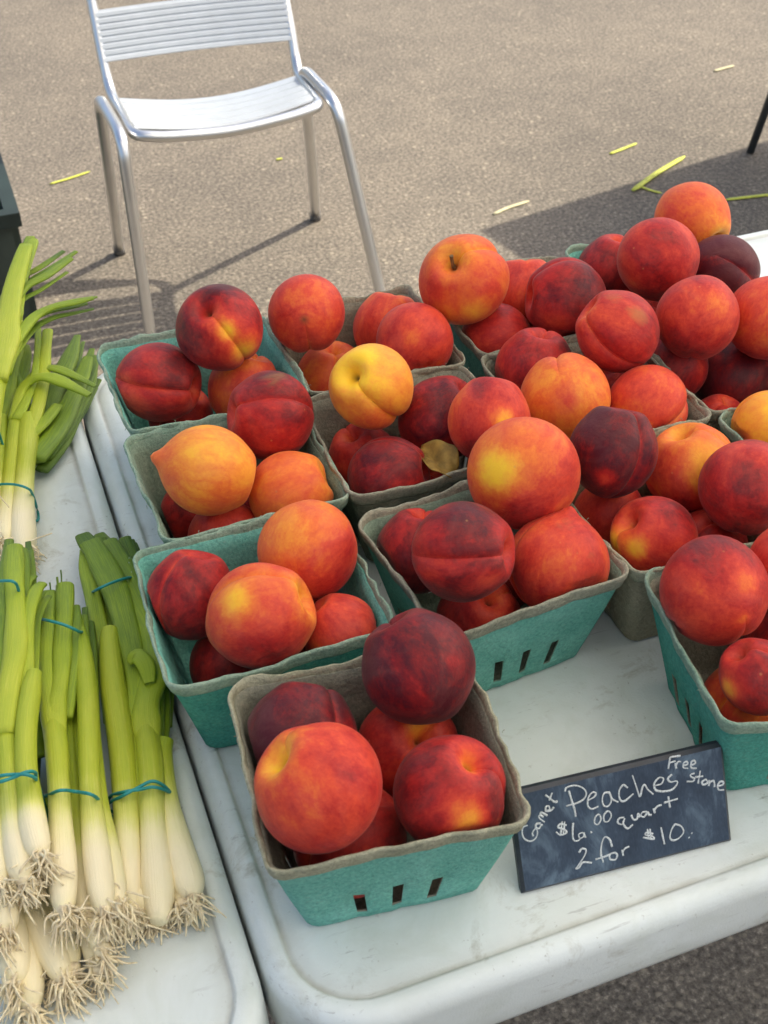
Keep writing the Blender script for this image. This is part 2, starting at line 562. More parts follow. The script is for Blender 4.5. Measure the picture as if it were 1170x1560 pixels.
def folding_table(x0, x1, y0, y1, label, group, top_z=T, mat='table', yaw=0.0):
    root = empty('folding_table', ((x0 + x1) / 2, (y0 + y1) / 2, 0))
    tag(root, label, 'table', group)
    prof = [(.034, -.042, 0), (.004, -.048, 0), (.0008, -.046, .2), (0, -.042, .3), (.0002, -.030, 0), (.0012, -.010, 0), (.0018, -.006, 0), (.0040, -.0020, 0), (.0075, .0010, 0), (.0105, .0018, 0),
            (.0150, .0019, 0), (.0165, .0012, .5), (.0175, -.0004, 1), (.0190, -.0006, 1), (.0215, 0, .4), (.030, 0, 0)]
    R0 = .062
    V, Fc, G = [], [], []
    n = None
    for ins, z, g in prof:
        P = outline(x0 + ins, x1 - ins, y0 + ins, y1 - ins, R0 - ins)
        n = len(P)
        V += [(p[0], p[1], top_z + z) for p in P]
        G += [g] * n
    for i in range(len(prof) - 1):
        for k in range(n):
            Fc.append((i * n + k, i * n + (k + 1) % n, (i + 1) * n + (k + 1) % n, (i + 1) * n + k))
    Fc.append(tuple(range((len(prof) - 1) * n, len(prof) * n)))
    Fc.append(tuple(range(n))[::-1])
    mesh('table_top', V, Fc, M[mat], root, attrs={'groove': G})
    for xs in (x0 + .10, x1 - .10):
        for ys in (y0 + .08, y1 - .08):
            mesh('leg', *tube([(xs, ys, top_z - .046), (xs, ys, .018)], .0135, 12)[:2], M['steel'], root)
            mesh('leg_cap', *tube([(xs, ys, .022), (xs, ys, .0)], .017, 12)[:2], M['rubber'], root)
        mesh('cross_bar', *tube([(xs, y0 + .085, .22), (xs, y1 - .085, .22)], .011, 10)[:2], M['steel'], root)
    if yaw:
        root.rotation_euler.z = yaw
    return root

folding_table(0.0, 1.83, 0.0, 0.742, 'white plastic folding table carrying the peach baskets and the price sign', None)
folding_table(-1.8304, -0.0004, -0.005, 0.737, 'white plastic folding table with green onion bunches laid on it', None)

# ------------------------------------------------------------------ chair
def chair():
    root = empty('bistro_chair', (.49, 2.2, 0))
    tag(root, 'silver aluminium slatted bistro chair standing on the asphalt behind the tables', 'chair')
    al = M['aluminium']
    L = [(.263, 2.438, .012), (.260, 2.36, .20), (.256, 2.285, .385), (.2545, 2.262, .43), (.2545, 2.225, .450), (.256, 2.14, .452),
         (.257, 2.07, .452), (.257, 2.035, .445), (.256, 2.018, .425), (.254, 2.010, .38), (.250, 1.998, .20), (.245, 1.985, .012)]
    R_ = [(.759, 2.428, .012), (.735, 2.35, .20), (.706, 2.272, .385), (.699, 2.25, .43), (.697, 2.213, .450), (.697, 2.14, .452),
          (.697, 2.08, .452), (.699, 2.045, .445), (.703, 2.027, .425), (.710, 2.015, .38), (.735, 1.98, .20), (.762, 1.948, .012)]
    for S in (L, R_):
        o = mesh('leg_frame', *tube(spline(S, 6), .0125, 14)[:2], al, root)
        for q in (S[0], S[-1]):
            mesh('foot_cap', *tube([(q[0], q[1], .024), (q[0], q[1], .0)], .0138, 12)[:2], M['rubber'], o)
    loop = [(.292, 2.490, .835), (.2915, 2.455, .74), (.291, 2.405, .605), (.289, 2.362, .50), (.289, 2.335, .448), (.289, 2.29, .428), (.288, 2.20, .432),
            (.285, 2.09, .440), (.290, 2.052, .441), (.310, 2.036, .440), (.36, 2.030, .434), (.475, 2.028, .427), (.59, 2.030, .434), (.645, 2.036, .440),
            (.668, 2.052, .441), (.674, 2.09, .440), (.684, 2.19, .432), (.694, 2.265, .428), (.700, 2.305, .448), (.701, 2.332, .50), (.700, 2.382, .605),
            (.699, 2.430, .74), (.698, 2.468, .835)]
    fr = mesh('seat_frame', *tube(spline(loop, 6), .0115, 14)[:2], al, root)
    mesh('top_rail', *tube(spline([(.292, 2.490, .835), (.34, 2.507, .853), (.495, 2.498, .856), (.65, 2.487, .853), (.698, 2.468, .835)], 6), .0115, 12)[:2], al, root)
    # seat slats: thin boards across, sagging in the middle
    ys = np.linspace(2.062, 2.292, 6)
    for i in range(5):
        a, b = ys[i] + .0045, ys[i + 1] - .0045
        V, Fc = [], []
        nx = 14
        for k in range(nx + 1):
            s = k / nx
            sag = -.024 * math.sin(math.pi * s)
            xl, xr = .288 + .004, .676 + .05 * (i / 5) * .4 - .004
            x = xl + (xr - xl) * s
            tilt = -.035 * s
            for (yy, dz) in ((a, 0), (a + .003, .004), (b - .003, .004), (b, 0), (b - .002, -.004), (a + .002, -.004)):
                zz = .449 - .020 * ((yy - 2.05) / .24)
                V.append((x, yy + tilt * (i / 5), zz + sag + dz))
        for k in range(nx):
            for j in range(6):
                Fc.append((k * 6 + j, k * 6 + (j + 1) % 6, (k + 1) * 6 + (j + 1) % 6, (k + 1) * 6 + j))
        Fc += [tuple(range(6))[::-1], tuple(range(nx * 6, nx * 6 + 6))]
        mesh('seat_slat', V, Fc, M['slat'], root, smooth=False)
    # ribbed back slats between the posts
    def post(side, z):
        P = np.array(loop[:5] if side == 0 else loop[-5:][::-1])
        zz = P[:, 2][::-1]
        return np.interp(z, zz, P[:, 0][::-1]), np.interp(z, zz, P[:, 1][::-1])
    for z0, z1 in ((.488, .582), (.603, .70), (.722, .815)):
        V, Fc = [], []
        rib = 8
        prof = []
        for j in range(rib):
            for q, d in ((0, 0), (.15, -.0018), (.72, -.0018), (.86, 0.0)):
                prof.append(((j + q) / rib, d))
        prof.append((1, 0))
        prof += [(1, .006), (0, .006)]
        m_ = len(prof)
        nx = 12
        for k in range(nx + 1):
            s = k / nx
            for (q, d) in prof:
                z = z0 + (z1 - z0) * q
                (xl, yl), (xr, yr) = post(0, z), post(1, z)
                bow = .012 * math.sin(math.pi * s)
                V.append((xl + (xr - xl) * s, yl + (yr - yl) * s + bow + d - .010, z))
        for k in range(nx):
            for j in range(m_):
                Fc.append((k * m_ + j, k * m_ + (j + 1) % m_, (k + 1) * m_ + (j + 1) % m_, (k + 1) * m_ + j))
        Fc += [tuple(range(m_))[::-1], tuple(range(nx * m_, nx * m_ + m_))]
        mesh('back_slat', V, Fc, M['slat'], root, smooth=False)
chair()

# ------------------------------------------------------------------ dark table further along (its leg and its shade reach into the picture)
def side_table():
    # corner over (1.78, 2.29); the edge runs slightly away from the stall table
    ang = math.radians(11.0)
    c, s = math.cos(ang), math.sin(ang)
    ox, oy, z = 1.71, 2.285, .70
    def P(x, y, zz):
        return (ox + c * x - s * y, oy + s * x + c * y, zz)
    root = empty('side_table', P(.5, -.3, 0))
    tag(root, 'dark folding table on thin splayed steel legs beyond the peach table', 'table')
    pts = [P(0, 0, z), P(1.2, 0, z), P(1.2, -.62, z), P(0, -.62, z)]
    V = [(*q[:2], z) for q in pts] + [(*q[:2], z - .03) for q in pts]
    mesh('table_top', V, [(3, 2, 1, 0), (4, 5, 6, 7), (0, 1, 5, 4), (1, 2, 6, 5), (2, 3, 7, 6), (3, 0, 4, 7)], M['dark_steel'], root, smooth=False)
    for top, foot in ((P(.42, .0 - .03, z - .02), (1.985, 2.352, 0)), (P(.42, -.58, z - .02), P(.12, -.60, 0)),
                      (P(.95, -.03, z - .02), P(1.25, .02, 0)), (P(.95, -.58, z - .02), P(1.25, -.62, 0))):
        mesh('leg', *tube([top, foot], .011, 10)[:2], M['dark_steel'], root)
side_table()

# ------------------------------------------------------------------ dark green crate on the ground
def crate():
    x1, y0, z1 = .040, 2.10, .30
    x0, y1 = -.46, 2.50
    root = empty('produce_crate', ((x0 + x1) / 2, (y0 + y1) / 2, 0))
    tag(root, 'dark green plastic produce crate standing on the asphalt beside the chair', 'crate')
    w = .006
    b = .022
    def ring(xa, xb, ya, yb, za, zb, t):
        return merge([box(xa, xa + t, ya, yb, za, zb), box(xb - t, xb, ya, yb, za, zb),
                      box(xa + t, xb - t, ya, ya + t, za, zb), box(xa + t, xb - t, yb - t, yb, za, zb)])
    mesh('body', *merge([ring(x0 + b, x1 - b, y0 + b, y1 - b, .006, z1 - .03, w), box(x0 + b, x1 - b, y0 + b, y1 - b, 0, .006)]), M['crate_side'], root, smooth=False)
    mesh('rim', *ring(x0, x1, y0, y1, z1 - .03, z1, b + .007), M['crate'], root, smooth=False)
    for k in range(4):
        x = x0 + .09 + k * .105
        mesh('rib', *box(x, x + .012, y0 + .006, y0 + b - .001, .01, z1 - .031), M['crate_side'], root, smooth=False)
    for k in range(3):
        y = y0 + .08 + k * .11
        mesh('rib', *box(x1 - b + .001, x1 - .006, y, y + .012, .01, z1 - .031), M['crate_side'], root, smooth=False)
crate()

# ------------------------------------------------------------------ pulp quart baskets
BASKETS = {  # centre x, y, width, depth, yaw, body, inside, rim, label
 'A1': (.097, .552, .147, .139, 0, 'teal', 'teal', 'rim_green', 'teal pulp quart basket at the corner nearest the chair along the table seam'),
 'A2': (.088, .412, .137, .134, 1, 'teal', 'teal_faded', 'rim_green', 'teal pulp basket holding the yellow pointed peach, second from chair along seam'),
 'A3': (.068, .272, .147, .136, -1, 'teal_deep', 'teal', 'rim_green', 'teal pulp basket overhanging the table seam next to the green onions'),
 'A4': (.0930, .1165, .145, .140, -7, 'teal', 'grey_pulp', 'rim_tan', 'worn teal pulp basket with three slots touching the chalkboard price sign'),
 'B1': (.242, .550, .135, .137, -1, 'grey_pulp', 'grey_pulp', 'rim_grey', 'grey pulp basket on the chair side, second row from the seam'),
 'B2': (.232, .410, .142, .136, 0, 'grey_pulp', 'grey_pulp', 'rim_grey', 'grey pulp basket with the dried leaf and yellow cleft peach'),
 'B3': (.231, .256, .140, .134, 5, 'teal', 'teal_faded', 'rim_grey', 'teal pulp basket with the salmon pointed peach facing the bare tabletop'),
 'C1': (.396, .551, .138, .137, 1, 'teal', 'teal_faded', 'rim_grey', 'green pulp basket on the chair side, third row from the seam'),
 'C2': (.390, .407, .136, .146, -2, 'grey_pulp', 'grey_pulp', 'rim_grey', 'grey pulp basket with a bent front rim, middle of the third row'),
 'C3': (.376, .261, .140, .138, 2, 'tan_pulp', 'tan_pulp', 'rim_tan', 'tan pulp basket wedged behind the two green baskets, third row from seam'),
 'D1': (.545, .557, .138, .138, -2, 'teal', 'teal', 'rim_green', 'bright teal pulp basket at the far corner beside the bare cream tabletop'),
 'D2': (.527, .405, .138, .142, 0, 'grey_pulp', 'grey_pulp', 'rim_grey', 'grey pulp basket in the outer row, second from the chair side'),
 'D3': (.531, .262, .138, .136, 0, 'teal_faded', 'teal_faded', 'rim_green', 'faded green pulp basket with the yellow beaked peach, outer row'),
 'E':  (.373, .110, .140, .138, -10, 'teal_deep', 'grey_pulp', 'rim_green', 'deep teal pulp basket standing behind the Free stone corner of the sign'),
}
BH = .092
GROW = .006

def basket(key):
    cx, cy, w, d, yaw, mo, mi, mr, label = BASKETS[key]
    w, d = w + GROW, d + GROW
    rng = random.Random(sum(map(ord, key)) * 7)
    ph = [rng.uniform(0, 6.28) for _ in range(8)]
    ca, sa = math.cos(math.radians(yaw)), math.sin(math.radians(yaw))
    SID = [-1, -.75, -.525, -.395, -.23, -.065, .065, .23, .395, .525, .75]
    slotcell = {2, 5, 8}
    def ring(hx, hy, rc):
        """closed outline, points plus outward normals, with a flag on the cells that carry a slot"""
        P, slot = [], []
        for k in range(4):
            a = math.radians(90 * k)
            c, s = math.cos(a), math.sin(a)
            h, o = (hx, hy) if k % 2 == 0 else (hy, hx)
            for i, q in enumerate(SID):
                x, y = q * (h - rc), -o
                P.append((x * c - y * s, x * s + y * c, s, -c))
                slot.append(i in slotcell and not (key == 'E' and k in (1, 2)))
            for j in range(5):
                b = math.radians(-90 + 90 * j / 5)
                x, y = h - rc + rc * math.cos(b), -o + rc + rc * math.sin(b)
                nx, ny = math.cos(b), math.sin(b)
                P.append((x * c - y * s, x * s + y * c, nx * c - ny * s, nx * s + ny * c))
                slot.append(False)
        return P, slot
    def wob(x, y, z):
        a = math.atan2(y, x)
        k = (z / BH)
        return .0012 * k * math.sin(2 * a + ph[0]) + .0006 * k * math.sin(5 * a + ph[1]) + .0005 * math.sin(11 * a + 40 * z + ph[2]) + .0004 * math.sin(23 * a + ph[3])
    root = empty('quart_basket', (cx, cy, T))
    tag(root, label, 'basket', 'pulp quart baskets on the table')
    rows = [0, .003, .011, .037, .050, .064, .076, .086]
    V, Fc, Mi = [], [], []
    n = 0
    for z in rows:
        t = z / BH
        ins = .0195 * (1 - t) + .0015 + (.004 if z == 0 else 0)
        P, slot = ring(w / 2 - ins, d / 2 - ins, .011 + .001 * t)
        n = len(P)
        for x, y, nx, ny in P:
            q = wob(x, y, z)
            x, y = x + nx * q, y + ny * q
            V.append((cx + ca * x - sa * y, cy + sa * x + ca * y, T + .0003 + z))
    for i in range(len(rows) - 1):
        for k in range(n):
            if i == 2 and slot[k]:
                continue
            Fc.append((i * n + k, i * n + (k + 1) % n, (i + 1) * n + (k + 1) % n, (i + 1) * n + k))
    Fc.append(tuple(range(n))[::-1])
    body = mesh('body', V, Fc, [M[mo], M[mi]], root)
    sm = body.modifiers.new('thickness', 'SOLIDIFY')
    sm.thickness = .0020
    sm.offset = -1
    sm.material_offset = 1
    sm.material_offset_rim = 1
    # rolled lip with a ragged edge
    prof = [(-.0004, .081), (.0004, .0845), (.0015, .0885), (.0019, .0908), (.0011, .0921), (.0000, .0918), (-.0010, .0895), (-.0019, .084), (-.0019, .079)]
    Vr, Fr = [], []
    P, _ = ring(w / 2 - .0022, d / 2 - .0022, .0115)
    # finer outline for a torn edge
    PP = []
    for k in range(len(P)):
        a, b = P[k], P[(k + 1) % len(P)]
        m_ = max(1, int(math.hypot(b[0] - a[0], b[1] - a[1]) / .0035))
        for j in range(m_):
            s = j / m_
            PP.append(tuple(a[i] + (b[i] - a[i]) * s for i in range(4)))
    n2 = len(PP)
    rag = [rng.gauss(0, 1) for _ in range(n2)]
    rag = [(rag[i - 1] + rag[i] + rag[(i + 1) % n2]) / 2.2 for i in range(n2)]
    for k, (x, y, nx, ny) in enumerate(PP):
        for j, (o, z) in enumerate(prof):
            q = wob(x, y, z) + o + (rag[k] * .0006 if 2 <= j <= 5 else 0)
            a = math.atan2(y, x)
            zz = z + (.0011 * math.sin(3 * a + ph[4]) + .0008 * math.sin(7 * a + ph[5])) * (z / BH) + (rag[k] * .0009 if 3 <= j <= 6 else 0)
            xx, yy = x + nx * q, y + ny * q
            Vr.append((cx + ca * xx - sa * yy, cy + sa * xx + ca * yy, T + zz))
    m_ = len(prof)
    for k in range(n2):
        for j in range(m_):
            Fr.append((k * m_ + j, ((k + 1) % n2) * m_ + j, ((k + 1) % n2) * m_ + (j + 1) % m_, k * m_ + (j + 1) % m_))
    rim = mesh('rim', Vr, [q[::-1] for q in Fr], M[mr], root)
    # frayed fibres standing off the rim
    parts = []
    for k in range(12):
        x, y, nx, ny = PP[rng.randrange(n2)]
        bx, by = cx + ca * (x + nx * .003) - sa * (y + ny * .003), cy + sa * (x + nx * .003) + ca * (y + ny * .003)
        l = rng.uniform(.0015, .004)
        dx, dy, dz = rng.uniform(-1, 1), rng.uniform(-1, 1), rng.uniform(.1, .9)
        p0 = np.array((bx, by, T + .0915))
        p2 = p0 + l * np.array((dx, dy, dz))
        parts.append(tube(spline([p0, (p0 + p2) / 2 + np.array((0, 0, .001)), p2], 3), [.00022] * 6 + [.0001], 4)[:2])
    fo = mesh('frayed_fibre', *merge(parts), M[mr], rim)
    fo['kind'] = 'stuff'
    return root
for k in BASKETS:
    basket(k)

WHERE = {'A1': 'chair-side basket at the seam', 'A2': 'second basket along the seam', 'A3': 'basket beside the onions', 'A4': 'basket touching the sign', 'B1': 'chair-side basket, second row', 'B2': 'basket with the dried leaf', 'B3': 'basket facing the bare tabletop', 'C1': 'chair-side basket, third row', 'C2': 'basket with the bent rim', 'C3': 'tan basket', 'D1': 'far corner basket', 'D2': 'second basket, outer row', 'D3': 'faded outer row basket', 'E': "basket behind the sign's corner"}
PEACHES = [  # basket, x, y, z, radius, look, blush, stem, cleft, tip, patches, extra
 ('A1', 0.0609, 0.5538, 0.8276, 0.0357, 'dark red round peach with a cleft facing its orange neighbour', 0.82, (0.95, -0.15, 0.3), (0.3, -0.2, 0.9), 0.03, [((-0.6, -0.6, 0.5), 0.5, 0.6), ((-0.7, 0.1, 0.6), 0.3, 0.66)], {}),
 ('A1', 0.116, 0.5475, 0.8702, 0.0353, 'peach with yellow streak below its stem hollow', 0.8, (-0.28, 0.55, 0.8), (0.45, -0.45, 0.75), 0.03, [((0, 0.95, 0.3), 0.6, 0.97), ((0.2, -0.05, 1), 0.26, 0.12), ((0.6, -0.5, 0.6), 0.42, 0.18), ((-0.75, -0.1, 0.6), 0.5, 0.9)], {}),
 ('A1', 0.1318, 0.5494, 0.8055, 0.0321, 'plain orange peach half hidden under a dark red one', 0.56, (0.3, 0.9, 0.2), (0.1, -0.35, -0.93), 0.02, [], {}),
 ('A2', 0.1279, 0.4411, 0.8488, 0.0334, 'mottled dark red peach with a scar line round it', 0.8, (-0.98, 0.1, 0.25), (0, 0.38, 0.9), 0.02, [((0, 0.85, 0.5), 0.7, 0.93), ((-0.6, -0.4, 0.7), 0.4, 0.7)], {'scar': [((0.1, 0.75, 0.6), 0.5, 0.5)]}),
 ('A2', 0.0654, 0.39, 0.8491, 0.0345, 'yellow peach with a pointed beak', 0.33, (0.95, -0.25, -0.15), (0.1, -0.9, -0.3), 0.2, [((-0.05, 0.55, 0.8), 0.7, 0.13), ((0.4, -0.55, 0.7), 0.5, 0.42)], {}),
 ('A2', 0.1225, 0.3803, 0.8179, 0.0323, 'smooth orange peach leaning on the basket wall', 0.44, (0.85, 0.35, 0.1), (0.1, -0.35, -0.93), 0.02, [((0.2, 0.8, 0.5), 0.4, 0.36), ((0.5, -0.5, 0.6), 0.5, 0.52)], {}),
 ('A2', 0.057, 0.4364, 0.7742, 0.0293, 'deep red peach low under the beaked yellow one', 0.86, (0.3, 0.3, 0.9), (0, 0.8, 0.5), 0.02, [], {}),
 ('A2', 0.0714, 0.3829, 0.7873, 0.0289, 'orange red peach showing only its top above the rim', 0.62, (0, -0.8, 0.5), (0.1, -0.35, -0.93), 0.02, [], {}),
 ('A3', 0.0258, 0.2903, 0.8242, 0.0307, 'dark red peach with cleft line facing the onions', 0.86, (0.05, 0.98, 0.15), (-0.72, 0, 0.65), 0.02, [((-0.9, -0.2, 0.3), 0.5, 0.72)], {}),
 ('A3', 0.0604, 0.2379, 0.8389, 0.035, 'large golden peach with red underside and deep cleft', 0.52, (0.88, 0.32, 0.3), (0.45, 0.72, 0.5), 0.07, [((-0.45, 0.35, 0.8), 0.36, 0.06), ((0, -0.85, 0.5), 0.85, 0.8), ((0.75, 0.45, 0.45), 0.35, 0.16), ((0, 0.8, 0.6), 0.4, 0.38)], {}),
 ('A3', 0.1086, 0.2862, 0.8402, 0.0345, 'orange peach with reddened lower side', 0.43, (0.3, 0.7, -0.5), (0.1, -0.35, -0.93), 0.02, [((0.55, -0.65, 0.5), 0.75, 0.8), ((-0.3, 0.5, 0.8), 0.5, 0.34), ((0.8, 0.1, 0.5), 0.4, 0.66)], {}),
 ('A3', 0.1118, 0.2338, 0.8092, 0.0257, 'small orange red peach tucked against the rim', 0.62, (-0.5, 0.6, 0.2), (0.1, -0.35, -0.93), 0.02, [], {}),
 ('A3', 0.0394, 0.2699, 0.7725, 0.0276, 'dark red peach in the shadowed bottom corner', 0.86, (0.2, 0.6, 0.6), (0.1, -0.35, -0.93), 0.02, [], {}),
 ('A4', 0.1362, 0.1499, 0.8499, 0.0343, 'blackish maroon peach perched on top', 0.97, (-0.55, 0.72, 0.15), (0.1, -0.35, -0.93), 0.06, [((0.3, -0.2, 0.9), 0.5, 0.93)], {}),
 ('A4', 0.0582, 0.1492, 0.8181, 0.0334, 'blackish maroon peach with cleft ridge at the back', 0.97, (0.25, 0.93, -0.1), (0.62, 0.35, 0.6), 0.02, [((0.85, 0, 0.4), 0.3, 0.84)], {}),
 ('A4', 0.0513, 0.0887, 0.846, 0.0346, 'big bright red peach with yellow stem hollow', 0.67, (-0.7, 0.52, 0.52), (-0.2, 0.9, 0.1), 0.02, [((-0.2, 0.05, 0.95), 0.5, 0.55), ((0.6, 0.35, 0.7), 0.5, 0.72), ((0.3, -0.8, 0.4), 0.5, 0.72), ((-0.7, 0.48, 0.55), 0.36, 0.0)], {}),
 ('A4', 0.1252, 0.1429, 0.785, 0.0314, 'red and yellow peach buried below the maroon one', 0.74, (0.3, 0.2, 0.9), (0.5, 0.6, 0.4), 0.02, [((0.2, 0.55, 0.75), 0.34, 0.22)], {}),
 ('A4', 0.1251, 0.0767, 0.8218, 0.0332, 'red peach with split stem hollow and orange patch', 0.84, (0.42, 0.52, 0.72), (0.9, 0.1, 0.3), 0.02, [((0.28, -0.42, 0.85), 0.36, 0.24), ((0.42, 0.52, 0.72), 0.24, 0.05), ((0.8, 0.2, 0.5), 0.4, 0.8)], {}),
 ('B1', 0.1947, 0.5613, 0.8589, 0.0342, 'orange red peach with a small dark tip mark', 0.62, (0.05, 0.12, -1), (0.1, -0.35, -0.93), 0.035, [((0.4, 0.5, 0.7), 0.5, 0.52), ((-0.5, -0.5, 0.6), 0.4, 0.55)], {'dot': 1}),
 ('B1', 0.2736, 0.5752, 0.819, 0.0331, 'salmon peach behind the others by the rim', 0.6, (0.2, 0.8, 0.1), (0.1, -0.35, -0.93), 0.02, [], {}),
 ('B1', 0.2762, 0.5138, 0.8395, 0.0328, 'rosy red peach with a pale freckled face', 0.68, (-0.4, -0.5, 0.3), (0.1, -0.35, -0.93), 0.05, [((-0.1, 0.1, 0.98), 0.28, 0.5)], {}),
 ('B1', 0.2187, 0.5737, 0.7799, 0.0331, 'orange peach with stem hollow turned upward', 0.52, (0.1, 0.85, 0.45), (0.1, -0.1, 0.98), 0.02, [], {}),
 ('B2', 0.2081, 0.4338, 0.8599, 0.0346, 'bright yellow peach with stem hollow and long cleft', 0.22, (-0.4, 0.28, 0.86), (0.35, -0.65, 0.65), 0.02, [((-0.45, 0.45, 0.75), 0.55, 0.0), ((0.1, -0.85, 0.5), 0.6, 0.44), ((0.75, -0.1, 0.6), 0.5, 0.33)], {}),
 ('B2', 0.2635, 0.4233, 0.8194, 0.0357, 'shadowed dark red peach behind the yellow one', 0.87, (0.5, 0.5, 0.2), (0.1, -0.35, -0.93), 0.02, [], {}),
 ('B2', 0.2018, 0.3794, 0.809, 0.0319, 'dark red peach with a short white scratch', 0.89, (0.95, 0.2, 0.3), (0.3, 0.85, 0.3), 0.02, [], {}),
 ('B2', 0.2015, 0.437, 0.7869, 0.0309, 'red peach half buried at the back wall', 0.74, (-0.2, 0.7, 0.5), (0.1, -0.35, -0.93), 0.02, [], {}),
 ('B2', 0.2787, 0.3635, 0.8534, 0.0332, 'orange peach with yellow streak and dusky top', 0.64, (0.1, 0.85, -0.3), (0.1, -0.35, -0.93), 0.02, [((0.35, 0.0, 0.9), 0.3, 0.16), ((-0.4, -0.7, 0.6), 0.5, 0.84), ((-0.1, 0.9, 0.4), 0.45, 0.8)], {'scar': [((-0.6, -0.1, 0.8), 0.3, 0.35)]}),
 ('B3', 0.2688, 0.2845, 0.8631, 0.038, 'large orange peach with a glowing yellow cheek', 0.5, (0.2, 0.5, -0.8), (-0.4, -0.8, 0.3), 0.04, [((-0.5, 0.05, 0.85), 0.42, -0.08), ((0.1, -0.85, 0.5), 0.6, 0.76), ((0.75, -0.1, 0.6), 0.45, 0.62), ((0, 0.7, 0.6), 0.5, 0.42)], {}),
 ('B3', 0.198, 0.2287, 0.8578, 0.034, 'maroon peach with deep cleft and tan streaks', 0.87, (0.93, 0.05, 0.36), (0.55, -0.1, 0.8), 0.03, [((0.45, -0.52, 0.7), 0.25, 0.58), ((-0.5, -0.2, 0.8), 0.5, 0.76), ((0.1, 0.9, 0.4), 0.5, 0.94)], {'scar': [((0.3, -0.55, 0.8), 0.2, 0.35)]}),
 ('B3', 0.269, 0.2256, 0.8256, 0.0337, 'salmon red peach with a pointed top', 0.63, (-0.22, -0.95, -0.1), (-0.9, 0.2, 0.3), 0.17, [((-0.6, -0.5, 0.6), 0.6, 0.74), ((0, 0.1, 1), 0.5, 0.58)], {'scar': [((0.1, 0.75, 0.6), 0.35, 0.42), ((0.6, 0.2, 0.75), 0.3, 0.42)]}),
 ('B3', 0.1884, 0.2859, 0.8141, 0.0306, 'shadowed dark red peach at the back left wall', 0.88, (0.1, 0.8, 0.3), (0.1, -0.35, -0.93), 0.02, [], {}),
 ('B3', 0.2174, 0.2404, 0.7768, 0.0319, 'glossy red peach at the bottom by the slotted wall', 0.74, (0.3, 0.5, 0.8), (0.1, -0.35, -0.93), 0.02, [((0.35, 0.1, 0.9), 0.3, 0.62)], {}),
 ('C1', 0.3346, 0.5448, 0.8701, 0.0373, 'orange peach with a stem stub in its hollow', 0.47, (-0.3, 0.38, 0.86), (0.2, 0.6, 0.6), 0.02, [((0.15, -0.7, 0.65), 0.4, 0.22), ((0.6, 0.1, 0.7), 0.5, 0.55), ((-0.6, -0.1, 0.7), 0.4, 0.56)], {'stem': 1}),
 ('C1', 0.407, 0.5746, 0.8234, 0.0342, 'orange red peach behind the dark pointed one', 0.62, (0.1, 0.8, 0.1), (0.1, -0.35, -0.93), 0.02, [], {}),
 ('C1', 0.4187, 0.5123, 0.8489, 0.0352, 'dark red peach with its point turned outward', 0.84, (-0.93, 0.1, 0.2), (0.1, 0.9, 0.2), 0.1, [((0.5, 0.6, 0.6), 0.5, 0.95), ((-0.3, -0.5, 0.8), 0.4, 0.72)], {}),
 ('C1', 0.3624, 0.5301, 0.8103, 0.0313, 'red peach with a small nub low in the basket', 0.76, (-0.9, -0.1, 0.2), (0.1, -0.35, -0.93), 0.12, [], {}),
 ('C2', 0.4187, 0.422, 0.8671, 0.0339, 'red peach with brown russet patch and cleft', 0.74, (-0.72, 0.66, 0.15), (-0.3, -0.45, 0.85), 0.02, [], {'scar': [((0.42, 0.38, 0.8), 0.36, 0.75), ((-0.05, 0.8, 0.55), 0.3, 0.55)]}),
 ('C2', 0.3587, 0.4477, 0.8308, 0.033, 'dark red peach behind the plain orange one', 0.8, (0.2, 0.8, 0.3), (0.1, -0.35, -0.93), 0.03, [], {}),
 ('C2', 0.3528, 0.3835, 0.8428, 0.0341, 'plain orange peach without blush', 0.42, (0.2, -0.5, -0.8), (0.1, -0.35, -0.93), 0.02, [((0, 0.6, 0.7), 0.5, 0.4)], {}),
 ('C2', 0.4201, 0.3689, 0.8269, 0.0339, 'coral peach resting behind the bent rim', 0.6, (0.3, 0.6, -0.6), (0.8, -0.2, 0.4), 0.02, [((-0.1, -0.45, 0.9), 0.2, 0.4)], {}),
 ('C2', 0.4129, 0.4393, 0.7969, 0.0315, 'red peach low between the others', 0.78, (0.2, 0.6, 0.7), (0.1, -0.35, -0.93), 0.02, [], {}),
 ('C3', 0.3408, 0.2871, 0.8598, 0.0335, 'maroon peach with a pale cleft line', 0.97, (0.25, 0.92, 0.05), (0.62, -0.15, 0.72), 0.03, [((-0.15, -0.58, 0.8), 0.22, 0.62)], {}),
 ('C3', 0.4097, 0.2851, 0.8257, 0.0329, 'golden orange peach beside the maroon one', 0.42, (-0.2, 0.85, 0.4), (0.5, 0.75, 0.35), 0.02, [((0.55, 0.1, 0.8), 0.55, 0.12), ((-0.6, 0.1, 0.7), 0.45, 0.64), ((-0.2, -0.85, 0.4), 0.6, 0.82)], {}),
 ('C3', 0.4159, 0.2247, 0.8502, 0.0333, 'large red peach against the outer wall', 0.79, (0.3, 0.6, -0.6), (0.1, -0.35, -0.93), 0.02, [], {}),
 ('C3', 0.3493, 0.2318, 0.8184, 0.0317, 'red peach with yellow cheek and stem hollow', 0.72, (-0.58, 0.45, 0.65), (-0.85, -0.2, 0.4), 0.02, [((-0.42, -0.22, 0.85), 0.3, 0.08), ((0.4, 0.6, 0.6), 0.6, 0.9), ((-0.85, -0.1, 0.4), 0.3, 0.12)], {}),
 ('C3', 0.3477, 0.2912, 0.7937, 0.0291, 'red peach low behind the yellow cheeked one', 0.72, (0.2, 0.7, 0.5), (0.1, -0.35, -0.93), 0.02, [], {}),
